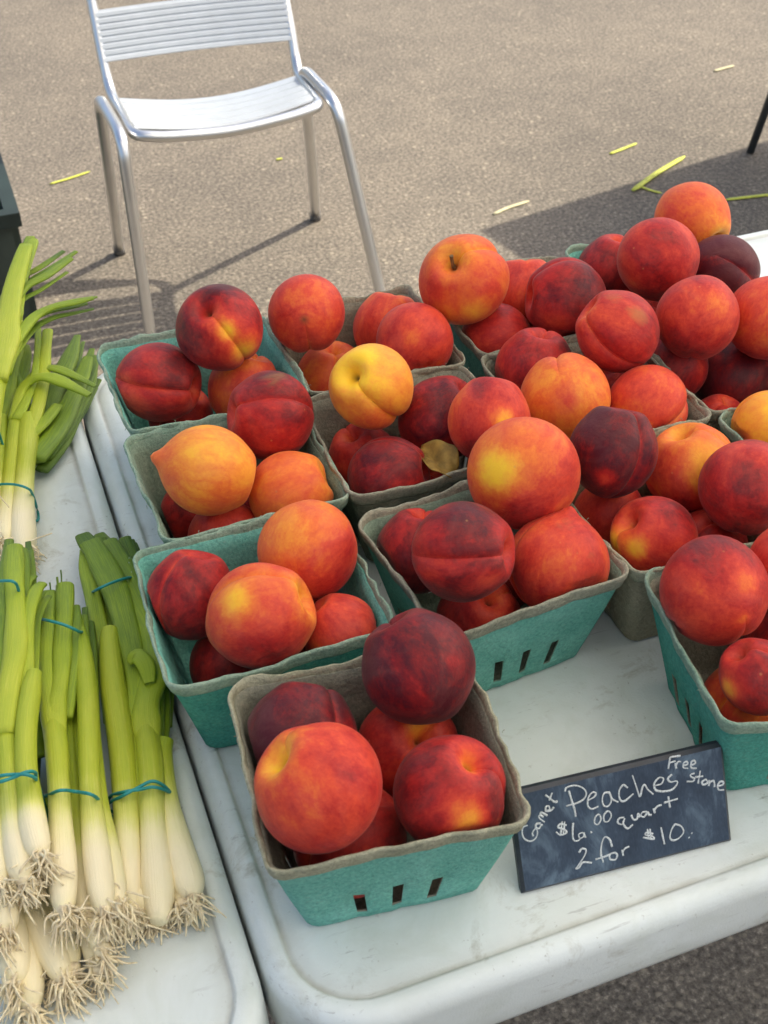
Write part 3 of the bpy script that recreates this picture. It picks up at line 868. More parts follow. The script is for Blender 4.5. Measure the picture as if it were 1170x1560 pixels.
 ('D1', 0.5914, 0.5885, 0.8589, 0.0364, 'orange peach topping the pile', 0.46, (0.62, -0.62, 0.45), (0.1, -0.35, -0.93), 0.08, [((0.65, -0.5, 0.55), 0.4, 0.18), ((-0.5, 0.1, 0.8), 0.5, 0.56)], {}),
 ('D1', 0.5114, 0.5177, 0.8665, 0.0366, 'smooth red peach next to the topmost orange one', 0.72, (-0.4, 0.5, -0.7), (0.1, -0.35, -0.93), 0.03, [((0, -0.8, 0.5), 0.5, 0.84)], {}),
 ('D1', 0.5113, 0.5913, 0.8192, 0.033, 'dark red peach in the chair side corner', 0.84, (0.2, 0.8, 0.1), (0.1, -0.35, -0.93), 0.02, [], {}),
 ('D1', 0.5816, 0.5182, 0.8395, 0.033, 'dull purple peach next to the bare tabletop', 1.0, (0.2, -0.5, -0.8), (0.8, -0.3, 0.3), 0.02, [], {}),
 ('D2', 0.4927, 0.4201, 0.8644, 0.0351, 'red orange peach with freckled cheek', 0.68, (0.2, 0.6, -0.6), (0.1, -0.35, -0.93), 0.02, [((0.55, 0.25, 0.75), 0.45, 0.5), ((-0.4, -0.7, 0.5), 0.6, 0.84)], {}),
 ('D2', 0.5605, 0.4154, 0.8512, 0.035, 'orange red peach on top of the outer side', 0.6, (0.5, 0.6, -0.2), (0.1, -0.35, -0.93), 0.02, [], {}),
 ('D2', 0.5499, 0.4297, 0.7826, 0.035, 'dark maroon peach at the bottom', 0.94, (0.2, 0.8, -0.2), (0.1, -0.35, -0.93), 0.02, [((-0.1, -0.5, 0.8), 0.5, 0.86)], {}),
 ('D2', 0.4908, 0.4414, 0.8042, 0.03, 'dark red peach squeezed against the shared wall', 0.85, (0.2, 0.7, 0.5), (0.1, -0.35, -0.93), 0.02, [], {}),
 ('D3', 0.4895, 0.3021, 0.833, 0.0278, 'yellow peach with a small dark beak', 0.24, (0.96, 0.1, -0.1), (0.2, 0.9, 0.2), 0.13, [((0.2, 0.3, 0.9), 0.4, 0.1), ((-0.7, -0.4, 0.5), 0.4, 0.5)], {}),
 ('E', 0.3378, 0.1433, 0.8485, 0.0343, 'large red peach with a pale pinched tip', 0.72, (-0.5, 0.45, -0.75), (0.5, -0.75, 0.3), 0.05, [((0, 0.9, 0.4), 0.6, 0.86), ((0.6, 0.15, 0.75), 0.3, 0.48), ((0.5, -0.5, 0.7), 0.14, 0.5), ((-0.4, -0.1, 0.9), 0.4, 0.66)], {}),
 ('E', 0.3314, 0.0803, 0.8325, 0.0247, 'dull brownish red peach by the rim', 0.82, (-0.4, 0.5, 0.5), (0.5, 0.5, 0.6), 0.02, [((-0.7, -0.3, 0.5), 0.35, 0.3)], {}),
 ('E', 0.3995, 0.1467, 0.8461, 0.0295, 'orange red peach by the back wall', 0.64, (0.3, 0.6, 0.3), (0.1, -0.35, -0.93), 0.02, [], {}),
 ('E', 0.4033, 0.1292, 0.7843, 0.0331, 'dark red peach in the middle of the basket', 0.8, (0.3, 0.6, 0.3), (0.1, -0.35, -0.93), 0.02, [], {}),
 ('D3', 0.5073, 0.2393, 0.7798, 0.0334, 'red peach on the basket floor', 0.74, (0.3, 0.6, 0.3), (-0.5, 0.1, 0.8), 0.02, [], {}),
 ('D3', 0.5547, 0.2847, 0.7798, 0.0334, 'orange red peach against the outer wall', 0.62, (0.3, 0.6, 0.3), (-0.5, 0.1, 0.8), 0.02, [], {}),
 ('C3', 0.4005, 0.2391, 0.7794, 0.0341, 'red peach at the bottom under the golden one', 0.76, (0.3, 0.6, 0.3), (-0.5, 0.1, 0.8), 0.02, [], {}),
 ('D1', 0.5692, 0.5796, 0.7801, 0.0337, 'red peach under the topmost orange one', 0.78, (0.3, 0.6, 0.3), (-0.5, 0.1, 0.8), 0.02, [], {}),
 ('D1', 0.5208, 0.5344, 0.7801, 0.0337, 'dark red peach below the smooth red one', 0.84, (0.3, 0.6, 0.3), (-0.5, 0.1, 0.8), 0.02, [], {}),
 ('D2', 0.5569, 0.3719, 0.7718, 0.0256, 'red peach by the front wall', 0.76, (0.3, 0.6, 0.3), (-0.5, 0.1, 0.8), 0.02, [], {}),
 ('C1', 0.4167, 0.5273, 0.7788, 0.0325, 'dark red peach wedged under the pointed one', 0.82, (0.3, 0.6, 0.3), (-0.5, 0.1, 0.8), 0.02, [], {}),
 ('C1', 0.4261, 0.5818, 0.7695, 0.0246, 'small red peach on the basket floor', 0.78, (0.3, 0.6, 0.3), (-0.5, 0.1, 0.8), 0.02, [], {}),
 ('E', 0.346, 0.0973, 0.7796, 0.0337, 'yellowish red peach deep under the pinched one', 0.5, (0.3, 0.6, 0.3), (-0.5, 0.1, 0.8), 0.02, [], {}),
 ('E', 0.3984, 0.0739, 0.7713, 0.0252, 'deep red peach at the front wall', 0.8, (0.3, 0.6, 0.3), (-0.5, 0.1, 0.8), 0.02, [], {}),
 ('A1', 0.0788, 0.5766, 0.772, 0.028, None, 0.76, (0.3, 0.6, 0.3), (-0.5, 0.1, 0.8), 0.02, [], {}),
 ('A1', 0.0651, 0.5234, 0.769, 0.025, None, 0.76, (0.3, 0.6, 0.3), (-0.5, 0.1, 0.8), 0.02, [], {}),
 ('A2', 0.1114, 0.4185, 0.772, 0.028, None, 0.76, (0.3, 0.6, 0.3), (-0.5, 0.1, 0.8), 0.02, [], {}),
 ('A3', 0.0952, 0.2905, 0.775, 0.031, None, 0.76, (0.3, 0.6, 0.3), (-0.5, 0.1, 0.8), 0.02, [], {}),
 ('A4', 0.0701, 0.0975, 0.778, 0.034, None, 0.76, (0.3, 0.6, 0.3), (-0.5, 0.1, 0.8), 0.02, [], {}),
 ('B1', 0.2641, 0.5267, 0.772, 0.028, None, 0.76, (0.3, 0.6, 0.3), (-0.5, 0.1, 0.8), 0.02, [], {}),
 ('B2', 0.2373, 0.3972, 0.769, 0.025, None, 0.76, (0.3, 0.6, 0.3), (-0.5, 0.1, 0.8), 0.02, [], {}),
 ('B3', 0.2554, 0.2832, 0.769, 0.025, None, 0.76, (0.3, 0.6, 0.3), (-0.5, 0.1, 0.8), 0.02, [], {}),
 ('C1', 0.3719, 0.5732, 0.772, 0.028, None, 0.76, (0.3, 0.6, 0.3), (-0.5, 0.1, 0.8), 0.02, [], {}),
 ('C2', 0.3766, 0.3882, 0.778, 0.034, None, 0.76, (0.3, 0.6, 0.3), (-0.5, 0.1, 0.8), 0.02, [], {}),
 ('D2', 0.5044, 0.3851, 0.772, 0.028, None, 0.76, (0.3, 0.6, 0.3), (-0.5, 0.1, 0.8), 0.02, [], {}),
]

def peach(i, row):
    b, x, y, z, r, look, b0, stem, cleft, tip, patches, extra = row
    rng = np.random.default_rng(100 + i)
    C = np.array((x, y, z))
    fw = CAM - C
    fw /= np.linalg.norm(fw)
    rt = np.cross(ROT[:, 1], fw)
    rt /= np.linalg.norm(rt)
    upv = np.cross(fw, rt)
    def cv(v):
        w = v[0] * rt + v[1] * upv + v[2] * fw
        return w / np.linalg.norm(w)
    az = cv(np.array(stem) + rng.normal(0, .04, 3))
    ax = cv(cleft)
    ax = ax - az * (ax @ az)
    ax /= np.linalg.norm(ax)
    ay = np.cross(az, ax)
    FR = np.stack([ax, ay, az], 1)             # local -> world
    nt_, np_ = 48, 68
    th = math.pi * np.linspace(0, 1, nt_ + 1) ** 1.2
    u_ = np.linspace(-1, 1, np_, endpoint=False)
    phi = math.pi * np.sign(u_) * np.abs(u_) ** 1.55
    TH, PH = np.meshgrid(th[1:-1], phi, indexing='ij')
    D = np.stack([np.sin(TH) * np.cos(PH), np.sin(TH) * np.sin(PH), np.cos(TH)], -1).reshape(-1, 3)
    D = np.vstack([[(0, 0, 1)], D, [(0, 0, -1)]])
    t = np.arccos(np.clip(D[:, 2], -1, 1))
    ph = np.arctan2(D[:, 1], D[:, 0])
    obl = rng.uniform(-.05, .08)
    cd = rng.uniform(.07, .12)
    rr = 1 + obl * np.sin(t) ** 2 - .03
    rr -= .40 * np.exp(-(t / .23) ** 2) - .055 * np.exp(-((t - .50) / .24) ** 2)
    win = np.clip(np.sin(t), 0, 1) ** .6 * np.where(t < 2.2, 1, np.clip((3.1 - t) / .9, 0, 1))
    rr -= cd * (.52 * np.exp(-(np.abs(ph) / .055) ** 1.4) + .48 * np.exp(-(ph / .19) ** 2)) * win
    rr += .028 * np.exp(-((np.abs(ph) - .42) / .32) ** 2) * np.sin(t)
    rr += rng.uniform(-.03, .035) * np.sin(ph) * np.sin(t)
    s = math.pi - t
    rr += tip * ((.80 if tip > .09 else 0) * np.exp(-(s / .13) ** 2) + (.38 if tip > .09 else 1) * np.exp(-(s / .32) ** 2) + .22 * np.exp(-(s / .8) ** 2))
    rr += -.012 * np.exp(-(s / .16) ** 2) * (tip < .03)
    for _ in range(6):
        d = rng.normal(size=3)
        d /= np.linalg.norm(d)
        rr += rng.normal(0, .017) * np.exp(-((np.arccos(np.clip(D @ d, -1, 1))) / .55) ** 2)
    rr *= 1.0 + .012
    V = D * rr[:, None] * r
    # where it presses on its basket it follows the wall
    bx, by, bw, bd, byaw = BASKETS[b][:5]
    bw, bd = bw + GROW, bd + GROW
    ca, sa = math.cos(math.radians(byaw)), math.sin(math.radians(byaw))
    Wd = V @ FR.T + C
    hz = Wd[:, 2] - T
    lx, ly = (Wd[:, 0] - bx) * ca + (Wd[:, 1] - by) * sa, -(Wd[:, 0] - bx) * sa + (Wd[:, 1] - by) * ca
    low = hz < BH + .004
    for q, half in ((lx, bw / 2), (ly, bd / 2)):
        lim = half - .0215 + .0195 * np.clip(hz, 0, BH) / BH - .0042
        q[:] = np.where(low, np.clip(q, -lim, lim), q)
    Wd = np.stack([bx + ca * lx - sa * ly, by + sa * lx + ca * ly, np.maximum(hz, .0026) + T], 1)
    V = (Wd - C) @ FR
    # blush
    bl = np.full(len(D), b0)
    bl = bl - .22 * np.exp(-(t / .42) ** 2) - .16 * np.exp(-((ph) / .07) ** 2) * np.sin(t)
    for _ in range(7):
        d = rng.normal(size=3)
        d /= np.linalg.norm(d)
        bl += rng.normal(0, .055) * np.exp(-((np.arccos(np.clip(D @ d, -1, 1))) / .5) ** 2)
    for (pv, rad, tgt) in patches:
        d = FR.T @ cv(pv)
        w = np.exp(-((np.arccos(np.clip(D @ d, -1, 1))) / rad) ** 2.4)
        bl = bl * (1 - w) + tgt * w
    scar = np.zeros(len(D))
    for (pv, rad, k) in extra.get('scar', []):
        d = FR.T @ cv(pv)
        scar = np.maximum(scar, k * np.exp(-((np.arccos(np.clip(D @ d, -1, 1))) / rad) ** 2.4))
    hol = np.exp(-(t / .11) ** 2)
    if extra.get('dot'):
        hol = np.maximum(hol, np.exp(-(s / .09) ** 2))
    F_ = []
    n = nt_ - 1
    idx = lambda a, k: 1 + a * np_ + (k % np_)
    for k in range(np_):
        F_.append((0, idx(0, k), idx(0, k + 1)))
        F_.append((len(D) - 1, idx(n - 1, k + 1), idx(n - 1, k)))
        for a in range(n - 1):
            F_.append((idx(a, k), idx(a + 1, k), idx(a + 1, k + 1), idx(a, k + 1)))
    me = bpy.data.meshes.new('peach')
    me.from_pydata(V.tolist(), [], F_)
    me.update()
    me.materials.append(M['peach'])
    me.polygons.foreach_set('use_smooth', [True] * len(me.polygons))
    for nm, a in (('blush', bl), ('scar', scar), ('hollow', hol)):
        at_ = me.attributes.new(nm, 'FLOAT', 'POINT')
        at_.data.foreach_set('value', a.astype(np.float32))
    o = bpy.data.objects.new('peach', me)
    col().objects.link(o)
    o.matrix_world = Matrix.Translation(Vector(C)) @ Matrix(FR.tolist()).to_4x4()
    if look:
        tag(o, look + ', ' + WHERE[b], 'peach', 'peaches piled in the baskets')
    else:
        tag(o, 'red peach lying under the others on a basket floor', 'peach', 'peaches hidden at the bottom')
    if extra.get('stem'):
        P = spline([(0, 0, .70 * r), (.02 * r, .01 * r, .85 * r), (.10 * r, .05 * r, 1.06 * r)], 4)
        v, f, _ = tube(P, [.0022, .0020, .0018, .0016, .0015, .0015, .0015, .0016, .0018], 8)
        me = bpy.data.meshes.new('stem')
        me.from_pydata(v.tolist(), [], f)
        me.materials.append(M['stem'])
        so = bpy.data.objects.new('stem', me)
        col().objects.link(so)
        so.parent = o
    return o
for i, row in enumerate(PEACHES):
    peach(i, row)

# ------------------------------------------------------------------ dried leaf among the peaches
def dried_leaf():
    P = spline([at(640, 690, T + .082), at(668, 706, T + .088), at(690, 722, T + .084), at(696, 748, T + .066)], 6)
    V, Fc = [], []
    n = len(P)
    side = np.array([.6, .75, .25])
    side /= np.linalg.norm(side)
    K = 13
    for k in range(n):
        s = k / (n - 1)
        w = .0165 * math.sin(math.pi * (s * .92 + .06)) ** .8 + .0006
        for j in range(K):
            q = j / (K - 1) * 2 - 1
            curl = .010 * abs(q) ** 1.6 * (.4 + s) - .0018 * math.exp(-(q / .12) ** 2)
            c = P[k] + side * w * q * (1 - .25 * abs(q) * s) + np.array((0, 0, curl + .0012 * math.sin(s * 14 + q * 5)))
            V.append(c)
    for k in range(n - 1):
        for j in range(K - 1):
            Fc.append((k * K + j, k * K + j + 1, (k + 1) * K + j + 1, (k + 1) * K + j))
    o = mesh('dried_leaf', V, Fc, M['dry_leaf'], origin=P[0])
    so = o.modifiers.new('thickness', 'SOLIDIFY')
    so.thickness = .0006
    tag(o, 'curled yellow brown dried leaf caught between the peaches', 'leaf')
dried_leaf()

# ------------------------------------------------------------------ chalkboard price sign
def sign():
    BL, BR, TRp = np.array((.1615, .047, T)), np.array((.3015, .034, T)), np.array((.304, .0661, .7998))
    ex = (BR - BL)
    W_ = np.linalg.norm(ex)
    ex /= W_
    ez = TRp - BR
    ez -= ex * (ez @ ex)
    H_ = np.linalg.norm(ez)
    ez /= H_
    nrm = np.cross(ex, ez)                       # towards the viewer
    if nrm @ (CAM - BL) < 0:
        nrm = -nrm
    H_ = .0665
    W_ = .1395
    th = .006
    low = .0
    root = empty('price_sign', tuple((BL + BR) / 2))
    tag(root, 'small tilted chalkboard sign pricing garnet peaches, lettered by hand in white chalk', 'sign')
    O = BL - nrm * 0 + np.array((0, 0, .0012))
    def P(x, z, d):
        return O + ex * x + ez * z + nrm * d
    # board: bevelled slab
    bv = .0022
    V, Fc = [], []
    loops = [(0, -th), (0, -bv), (bv, 0)]
    for ins, d in loops:
        for (x, z) in ((ins, ins), (W_ - ins, ins), (W_ - ins, H_ - ins), (ins, H_ - ins)):
            V.append(P(x, z, d))
    for i in range(2):
        for k in range(4):
            Fc.append((i * 4 + k, i * 4 + (k + 1) % 4, (i + 1) * 4 + (k + 1) % 4, (i + 1) * 4 + k))
    Fc += [(3, 2, 1, 0)]
    mesh('board_edge', V, Fc, M['board_edge'], root, smooth=False)
    mesh('board', [P(bv, bv, 0), P(W_ - bv, bv, 0), P(W_ - bv, H_ - bv, 0), P(bv, H_ - bv, 0)], [(0, 1, 2, 3)], M['slate'], root, smooth=False)
    # prop behind
    a, b2 = P(W_ / 2 - .012, H_ * .62, -th + .0005), P(W_ / 2 + .012, H_ * .62, -th + .0005)
    back = -nrm * np.array((1, 1, 0))
    back /= np.linalg.norm(back)
    ft = (a + b2) / 2 + back * .032
    ft[2] = T
    V = [a, b2, (ft + ex * .012), (ft - ex * .012)]
    V += [v + ez * .003 - back * 0 for v in V]
    mesh('prop_stand', V, [(0, 1, 2, 3), (7, 6, 5, 4), (0, 4, 5, 1), (1, 5, 6, 2), (2, 6, 7, 3), (3, 7, 4, 0)], M['wood'], root, smooth=False)
    def onboard(u, v):
        d = ray(u, v)
        q = CAM + d * (((P(0, 0, 0.0002) - CAM) @ nrm) / (d @ nrm))
        return q
    k1 = .170940
    c1 = lambda x, y: onboard(770 + x * k1, 1110 + y * k1)
    c2 = lambda x, y: onboard(930 + x * k1, 1110 + y * k1)
    TXT = {
     'garnet': (c1, [[(198, 862), (160, 878), (148, 925), (168, 980), (222, 1004), (268, 978), (286, 928), (268, 892), (240, 930), (248, 958)],
                     [(312, 845), (278, 848), (270, 880), (300, 890), (318, 858), (330, 862)],
                     [(350, 835), (300, 795), (306, 772), (340, 788), (312, 770), (322, 748), (372, 775)],
                     [(352, 738), (392, 722), (384, 690), (358, 700), (366, 734), (404, 730), (432, 700)],
                     [(355, 592), (398, 622), (430, 650), (458, 655), (455, 640)], [(416, 572), (388, 640)]]),
     'peaches': (c1, [[(565, 555), (590, 640), (615, 720), (626, 785)], [(530, 560), (545, 525), (620, 507), (690, 530), (720, 575), (700, 625), (640, 662), (540, 690)],
                      [(738, 640), (795, 605), (805, 575), (772, 570), (737, 620), (735, 688), (770, 716), (828, 694)],
                      [(930, 570), (882, 574), (862, 630), (876, 686), (916, 690), (944, 640), (928, 570), (950, 625), (1006, 656)],
                      [(1090, 528), (1048, 503), (1012, 560), (1022, 632), (1062, 645), (1140, 580)]]),
     'peaches_end': (c2, [[(195, 415), (228, 512), (262, 606), (282, 530), (305, 500), (332, 542), (382, 585)],
                          [(398, 508), (455, 490), (472, 445), (432, 438), (390, 490), (402, 546), (450, 560)],
                          [(548, 408), (512, 445), (535, 476), (590, 468), (590, 500), (540, 548), (452, 562)]]),
     'price': (c1, [[(545, 862), (492, 850), (470, 880), (530, 903), (542, 930), (490, 948), (450, 920)], [(505, 828), (490, 956)], [(528, 828), (515, 945)],
                    [(603, 840), (598, 920), (605, 985), (632, 1002), (662, 985), (652, 945), (690, 928), (696, 962), (660, 982)], [(700, 928), (714, 972)],
                    [(760, 915), (766, 930)],
                    [(820, 765), (796, 800), (796, 846), (826, 852), (850, 810), (840, 772), (820, 765)],
                    [(905, 735), (876, 775), (882, 826), (916, 826), (942, 780), (930, 742), (905, 735)]]),
     'quart': (c2, [[(122, 792), (78, 800), (64, 838), (105, 852), (128, 800), (112, 842), (150, 890), (200, 855)],
                    [(185, 770), (205, 810), (236, 804), (246, 758), (262, 790)],
                    [(325, 740), (285, 745), (272, 776), (300, 786), (332, 746), (342, 768), (366, 770)],
                    [(380, 712), (396, 752), (392, 726), (420, 692), (456, 680)],
                    [(515, 605), (530, 705)], [(475, 662), (600, 625)]]),
     'two_for': (c1, [[(655, 1105), (680, 1070), (716, 1080), (706, 1130), (645, 1225), (628, 1248), (655, 1240), (692, 1192), (770, 1196)],
                      [(950, 1052), (930, 992), (890, 965), (862, 1010), (850, 1110), (872, 1192)], [(803, 1166), (880, 1142), (936, 1120)],
                      [(975, 1105), (932, 1120), (934, 1164), (980, 1166), (996, 1126), (975, 1105)],
                      [(1038, 1080), (1050, 1132), (1048, 1105), (1064, 1070), (1102, 1050)]]),
     'ten': (c2, [[(380, 938), (325, 925), (312, 948), (372, 958), (384, 985), (290, 970)], [(330, 895), (336, 980)], [(352, 895), (358, 982)],
                  [(450, 880), (466, 960), (482, 1030)],
                  [(575, 850), (545, 900), (530, 970), (560, 996), (612, 974), (652, 920), (628, 870), (575, 850)],
                  [(722, 930), (728, 936)], [(698, 968), (704, 972)]]),
     'free': (c2, [[(532, 255), (515, 360)], [(532, 256), (575, 248), (622, 243)], [(522, 306), (578, 290)],
                   [(575, 308), (586, 356), (584, 328), (602, 297), (630, 295)],
                   [(650, 330), (686, 318), (680, 294), (652, 308), (650, 348), (692, 354)],
                   [(720, 325), (756, 310), (746, 285), (720, 300), (720, 348), (766, 354)]]),
     'stone': (c2, [[(748, 398), (715, 410), (718, 430), (746, 445), (735, 470), (680, 470)], [(800, 375), (780, 490)], [(755, 432), (826, 424)],
                    [(848, 450), (815, 478), (830, 500), (866, 480), (848, 450)], [(880, 458), (876, 510), (884, 482), (914, 464), (926, 488), (926, 520)],
                    [(960, 512), (1000, 500), (1006, 476), (976, 474), (955, 510), (966, 546), (1012, 545)]]),
    }
    rr = random.Random(4)
    for word, (cf, strokes) in TXT.items():
        parts = []
        for st in strokes:
            p = spline([cf(*q) for q in st], 6)
            rad = np.interp(np.arange(len(p)), np.linspace(0, len(p), 6), [.00058 * rr.uniform(.65, 1.3) for _ in range(6)])
            parts.append(tube(p, rad, 6, flat=.35, up=nrm)[:2])
        o = mesh('chalk_lettering', *merge(parts), M['chalk'], root)
sign()

# ------------------------------------------------------------------ green onion bunches
# a stalk is a list of (u, v, height of its axis above the table, width in photo pixels, greenness 0 white .. 1 dark)
WID = 1.06
def path3(pts, n):
    A = []
    for (u, v, h, w, g) in pts:
        p = at(u, v, T + h)
        A.append((*p, w * WID * .5 * depth(p) / F, g))
    S = spline(A, n)
    S[:, 3] = np.maximum(S[:, 3], .0006)
    return S

def onion_mesh(name, S, parent, flat=1.0, seg=14, crease=0.0, seed=0):
    n = len(S)
    # the far end is cut: the wall turns in and the tube is hollow
    e = S[-1, :3] - S[-2, :3]
    e /= np.linalg.norm(e)
    cut = np.repeat(S[-1:], 4, 0)
    cut[0, :3] += e * .0004
    cut[1, :3] += e * .0005
    cut[1, 3] *= .80
    cut[2, :3] -= e * .0010
    cut[2, 3] *= .72
    cut[3, :3] -= e * .006
    cut[3, 3] *= .55
    cut[1:, 4] = np.minimum(1, cut[1:, 4] + .12)
    S = np.vstack([S, cut])
    v, f, (ring, ang) = tube(S[:, :3], S[:, 3], seg, flat=flat, frame_end=4)
    if crease:
        # a leaf that has collapsed along its middle, with a wavering edge
        rr = np.random.default_rng(seed)
        ctr = S[ring, :3]
        rel = v - ctr
        k = 1 - crease * np.exp(-((ang - math.pi / 2) / .5) ** 2) + .06 * np.sin(ring * .55 + ang * 2 + rr.uniform(0, 6))
        v = ctr + rel * k[:, None]
    L = np.concatenate([[0], np.cumsum(np.linalg.norm(np.diff(S[:, :3], axis=0), axis=1))])
    return mesh(name, v, f, M['scallion'], parent, attrs={'green': S[ring, 4], 'around': np.abs(ang - math.pi), 'along': L[ring] * 12})

def roots(P, d, parent, seed, k=26, size=1.0):
    """a tuft of fine root threads at the bulb end P, pointing along d"""
    rr = np.random.default_rng(seed)
    parts = []
    d = d / np.linalg.norm(d)
    for _ in range(k):
        j = rr.normal(0, .55, 3)
        e = d + j
        e /= np.linalg.norm(e)
        l = size * rr.uniform(.008, .018)
        p0 = P + rr.normal(0, .0028, 3)
        p1 = p0 + e * l * .45 + rr.normal(0, .0015, 3)
        p2 = p1 + e * l * .45 + rr.normal(0, .004, 3) + np.array((0, 0, -.005))
        q = np.array([p0, p1, p2])
        q[:, 2] = np.maximum(q[:, 2], T + .0012)
        c = spline(q, 4)
        c[:, 2] = np.maximum(c[:, 2], T + .001)
        parts.append(tube(c, np.linspace(.00085, .0004, len(c)) * rr.uniform(.8, 1.3), 5)[:2])
    # the basal plate
    parts.append(tube([P - d * .004, P, P + d * .003], [.0055, .0050, .0030], 10)[:2])
    return mesh('roots', *merge(parts), M['roots'], parent)

def band(pts, parent, strands=1):
    """rubber band: over the stalks along the photo's points, back underneath"""
    for s in range(strands):
        top = [at(u, v + 9 * s * math.sin(k + .6), T + h) for k, (u, v, h) in enumerate(pts)]
        under = [np.array((p[0], p[1], T + .0035)) for p in top[::-1]]
        under = [under[0] + (top[-1] - top[-2]) * .1, *under[1:-1], under[-1] + (top[0] - top[1]) * .1]
        P = spline(top + under + [top[0]], 5)[:-1]
        mesh('rubber_band', *tube(P, .0011, 7, closed=True)[:2], M['band'], parent)

def bunch(label, stalks, leaves, bands, seed, fill=9):
    s0 = stalks[0][0] if isinstance(stalks[0], tuple) else stalks[0]
    c = at(s0[0][0], s0[0][1], T)
    root = empty('onion_bunch', (c[0], c[1], T))
    tag(root, label, 'green onions', 'bunches of green onions')
    for k, st in enumerate(stalks):
        rk = 44
        rs = 1.0
        if isinstance(st, tuple):
            st, rk, rs = st
        S = path3(st, 7)
        o = onion_mesh('stalk', S, root)
        if rk:
            roots(S[0, :3], S[0, :3] - S[2, :3], o, seed * 40 + k, rk, rs)
    # thinner stalks and leaves packed underneath and between
    rr = random.Random(seed)
    plain_ = [q[0] if isinstance(q, tuple) else q for q in stalks]
    for k in range(fill):
        a_, b_ = plain_[k % len(plain_)], plain_[(k + 1) % len(plain_)]
        t_ = rr.uniform(.25, .75)
        m_ = min(len(a_), len(b_))
        mid = []
        du = rr.uniform(-5, 5)
        for j in range(m_):
            p_, q_ = np.array(a_[j]), np.array(b_[j])
            x_ = p_ * (1 - t_) + q_ * t_
            x_[0] += du
            x_[1] += rr.uniform(-6, 6) if j == 0 else 0
            x_[2] = max(.006, min(p_[2], q_[2]) - rr.uniform(.001, .009))
            x_[3] *= rr.uniform(.55, .78)
            x_[4] = min(1, x_[4] * 1.15 + .02)
            mid.append(tuple(x_))
        top = mid[-1]
        mid += [(top[0] + rr.uniform(-6, 6), top[1] - 45, top[2], top[3] * .85, min(1, top[4] + .15)),
                (top[0] + rr.uniform(-12, 6), top[1] - 95, top[2], top[3] * .7, min(1, top[4] + .28))]
        S = path3(mid, 5)
        o = onion_mesh('stalk', S, root, seg=10)
        roots(S[0, :3], S[0, :3] - S[2, :3], o, seed * 40 + 20 + k, 30, .9)
    for k in range(fill + 2 if leaves else 0):
        fl, a_ = leaves[rr.randrange(len(leaves))]
        du, dv, dz = rr.uniform(-14, 14), rr.uniform(-14, 22), rr.uniform(.005, .012)
        S = path3([(u + du, v + dv, max(.004, h - dz), w * rr.uniform(.6, .9), min(1, g + rr.uniform(.0, .2))) for (u, v, h, w, g) in a_], 6)
        onion_mesh('leaf', S, root, flat=.4, crease=.3, seed=seed * 50 + 30 + k)
    for k, lf in enumerate(leaves):
        fl, pts = lf
        S = path3(pts, 6)
        S[:, 3] *= 1.10
        onion_mesh('leaf', S, root, flat=fl, crease=.28 if fl < .6 else .12, seed=seed * 50 + k)
    for pts, n in bands:
        band(pts, root, n)
    return root

# the bunch nearest the peach table
bunch('bunch of green onions with trimmed white bulb lying against the table seam',
 [[(293, 1368, .014, 26, .02), (287, 1345, .014, 48, .0), (272, 1295, .014, 46, .05), (258, 1235, .014, 34, .24), (250, 1190, .015, 32, .42), (247, 1150, .016, 30, .5), (252, 1128, .018, 24, .58)],
  ([(240, 1405, .016, 22, .02), (242, 1392, .016, 36, .0), (241, 1350, .017, 49, .0), (236, 1290, .019, 42, .05), (232, 1240, .021, 36, .28), (231, 1190, .022, 38, .42), (227, 1145, .022, 38, .47), (222, 1105, .020, 30, .5), (219, 1078, .016, 12, .54)], 0, 1),
  [(199, 1384, .016, 24, .04), (197, 1362, .016, 38, .0), (195, 1315, .018, 41, .02), (193, 1250, .020, 38, .30), (190, 1195, .022, 38, .44), (184, 1130, .024, 38, .46), (173, 1050, .026, 37, .47), (167, 985, .027, 29, .50), (167, 962, .027, 25, .54)],
  [(226, 1388, .007, 14, .05), (222, 1360, .008, 30, .0), (214, 1290, .009, 30, .1), (206, 1200, .010, 28, .5), (200, 1100, .010, 26, .6), (190, 1000, .010, 24, .7)]],
 [(.6, [(229, 1165, .019, 22, .44), (223, 1105, .024, 38, .5), (224, 1070, .025, 36, .55), (234, 1030, .024, 36, .62), (236, 985, .025, 34, .64), (222, 940, .024, 32, .7), (200, 895, .022, 34, .8), (180, 855, .020, 34, .82), (165, 828, .018, 26, .84)]),
  (.55, [(222, 1150, .018, 20, .46), (212, 1095, .023, 28, .55), (206, 1020, .023, 30, .72), (194, 960, .026, 34, .78), (176, 900, .028, 36, .8), (152, 850, .028, 34, .82), (138, 828, .027, 30, .86)]),
  (.5, [(170, 1100, .014, 22, .6), (160, 1010, .016, 24, .7), (146, 930, .020, 24, .74), (134, 870, .022, 22, .72), (130, 838, .022, 16, .76)]),
  (.45, [(196, 1010, .030, 10, .6), (208, 1000, .033, 26, .62), (222, 1012, .034, 24, .62), (228, 1040, .031, 16, .6)]),
  (.5, [(182, 1020, .012, 26, .72), (172, 940, .014, 28, .8), (160, 880, .016, 28, .84), (150, 832, .018, 26, .88)]),
  (.6, [(240, 1100, .010, 24, .75), (246, 1030, .010, 24, .85), (236, 960, .010, 24, .9), (212, 880, .010, 22, .92), (190, 822, .010, 18, .94)])],
 [([(163, 1222, .010), (170, 1212, .022), (190, 1206, .034), (212, 1203, .033), (232, 1199, .035), (250, 1203, .029), (265, 1212, .012)], 2),
  ([(136, 905, .012), (150, 897, .036), (172, 887, .038), (196, 880, .030), (204, 884, .014)], 1)], 1)

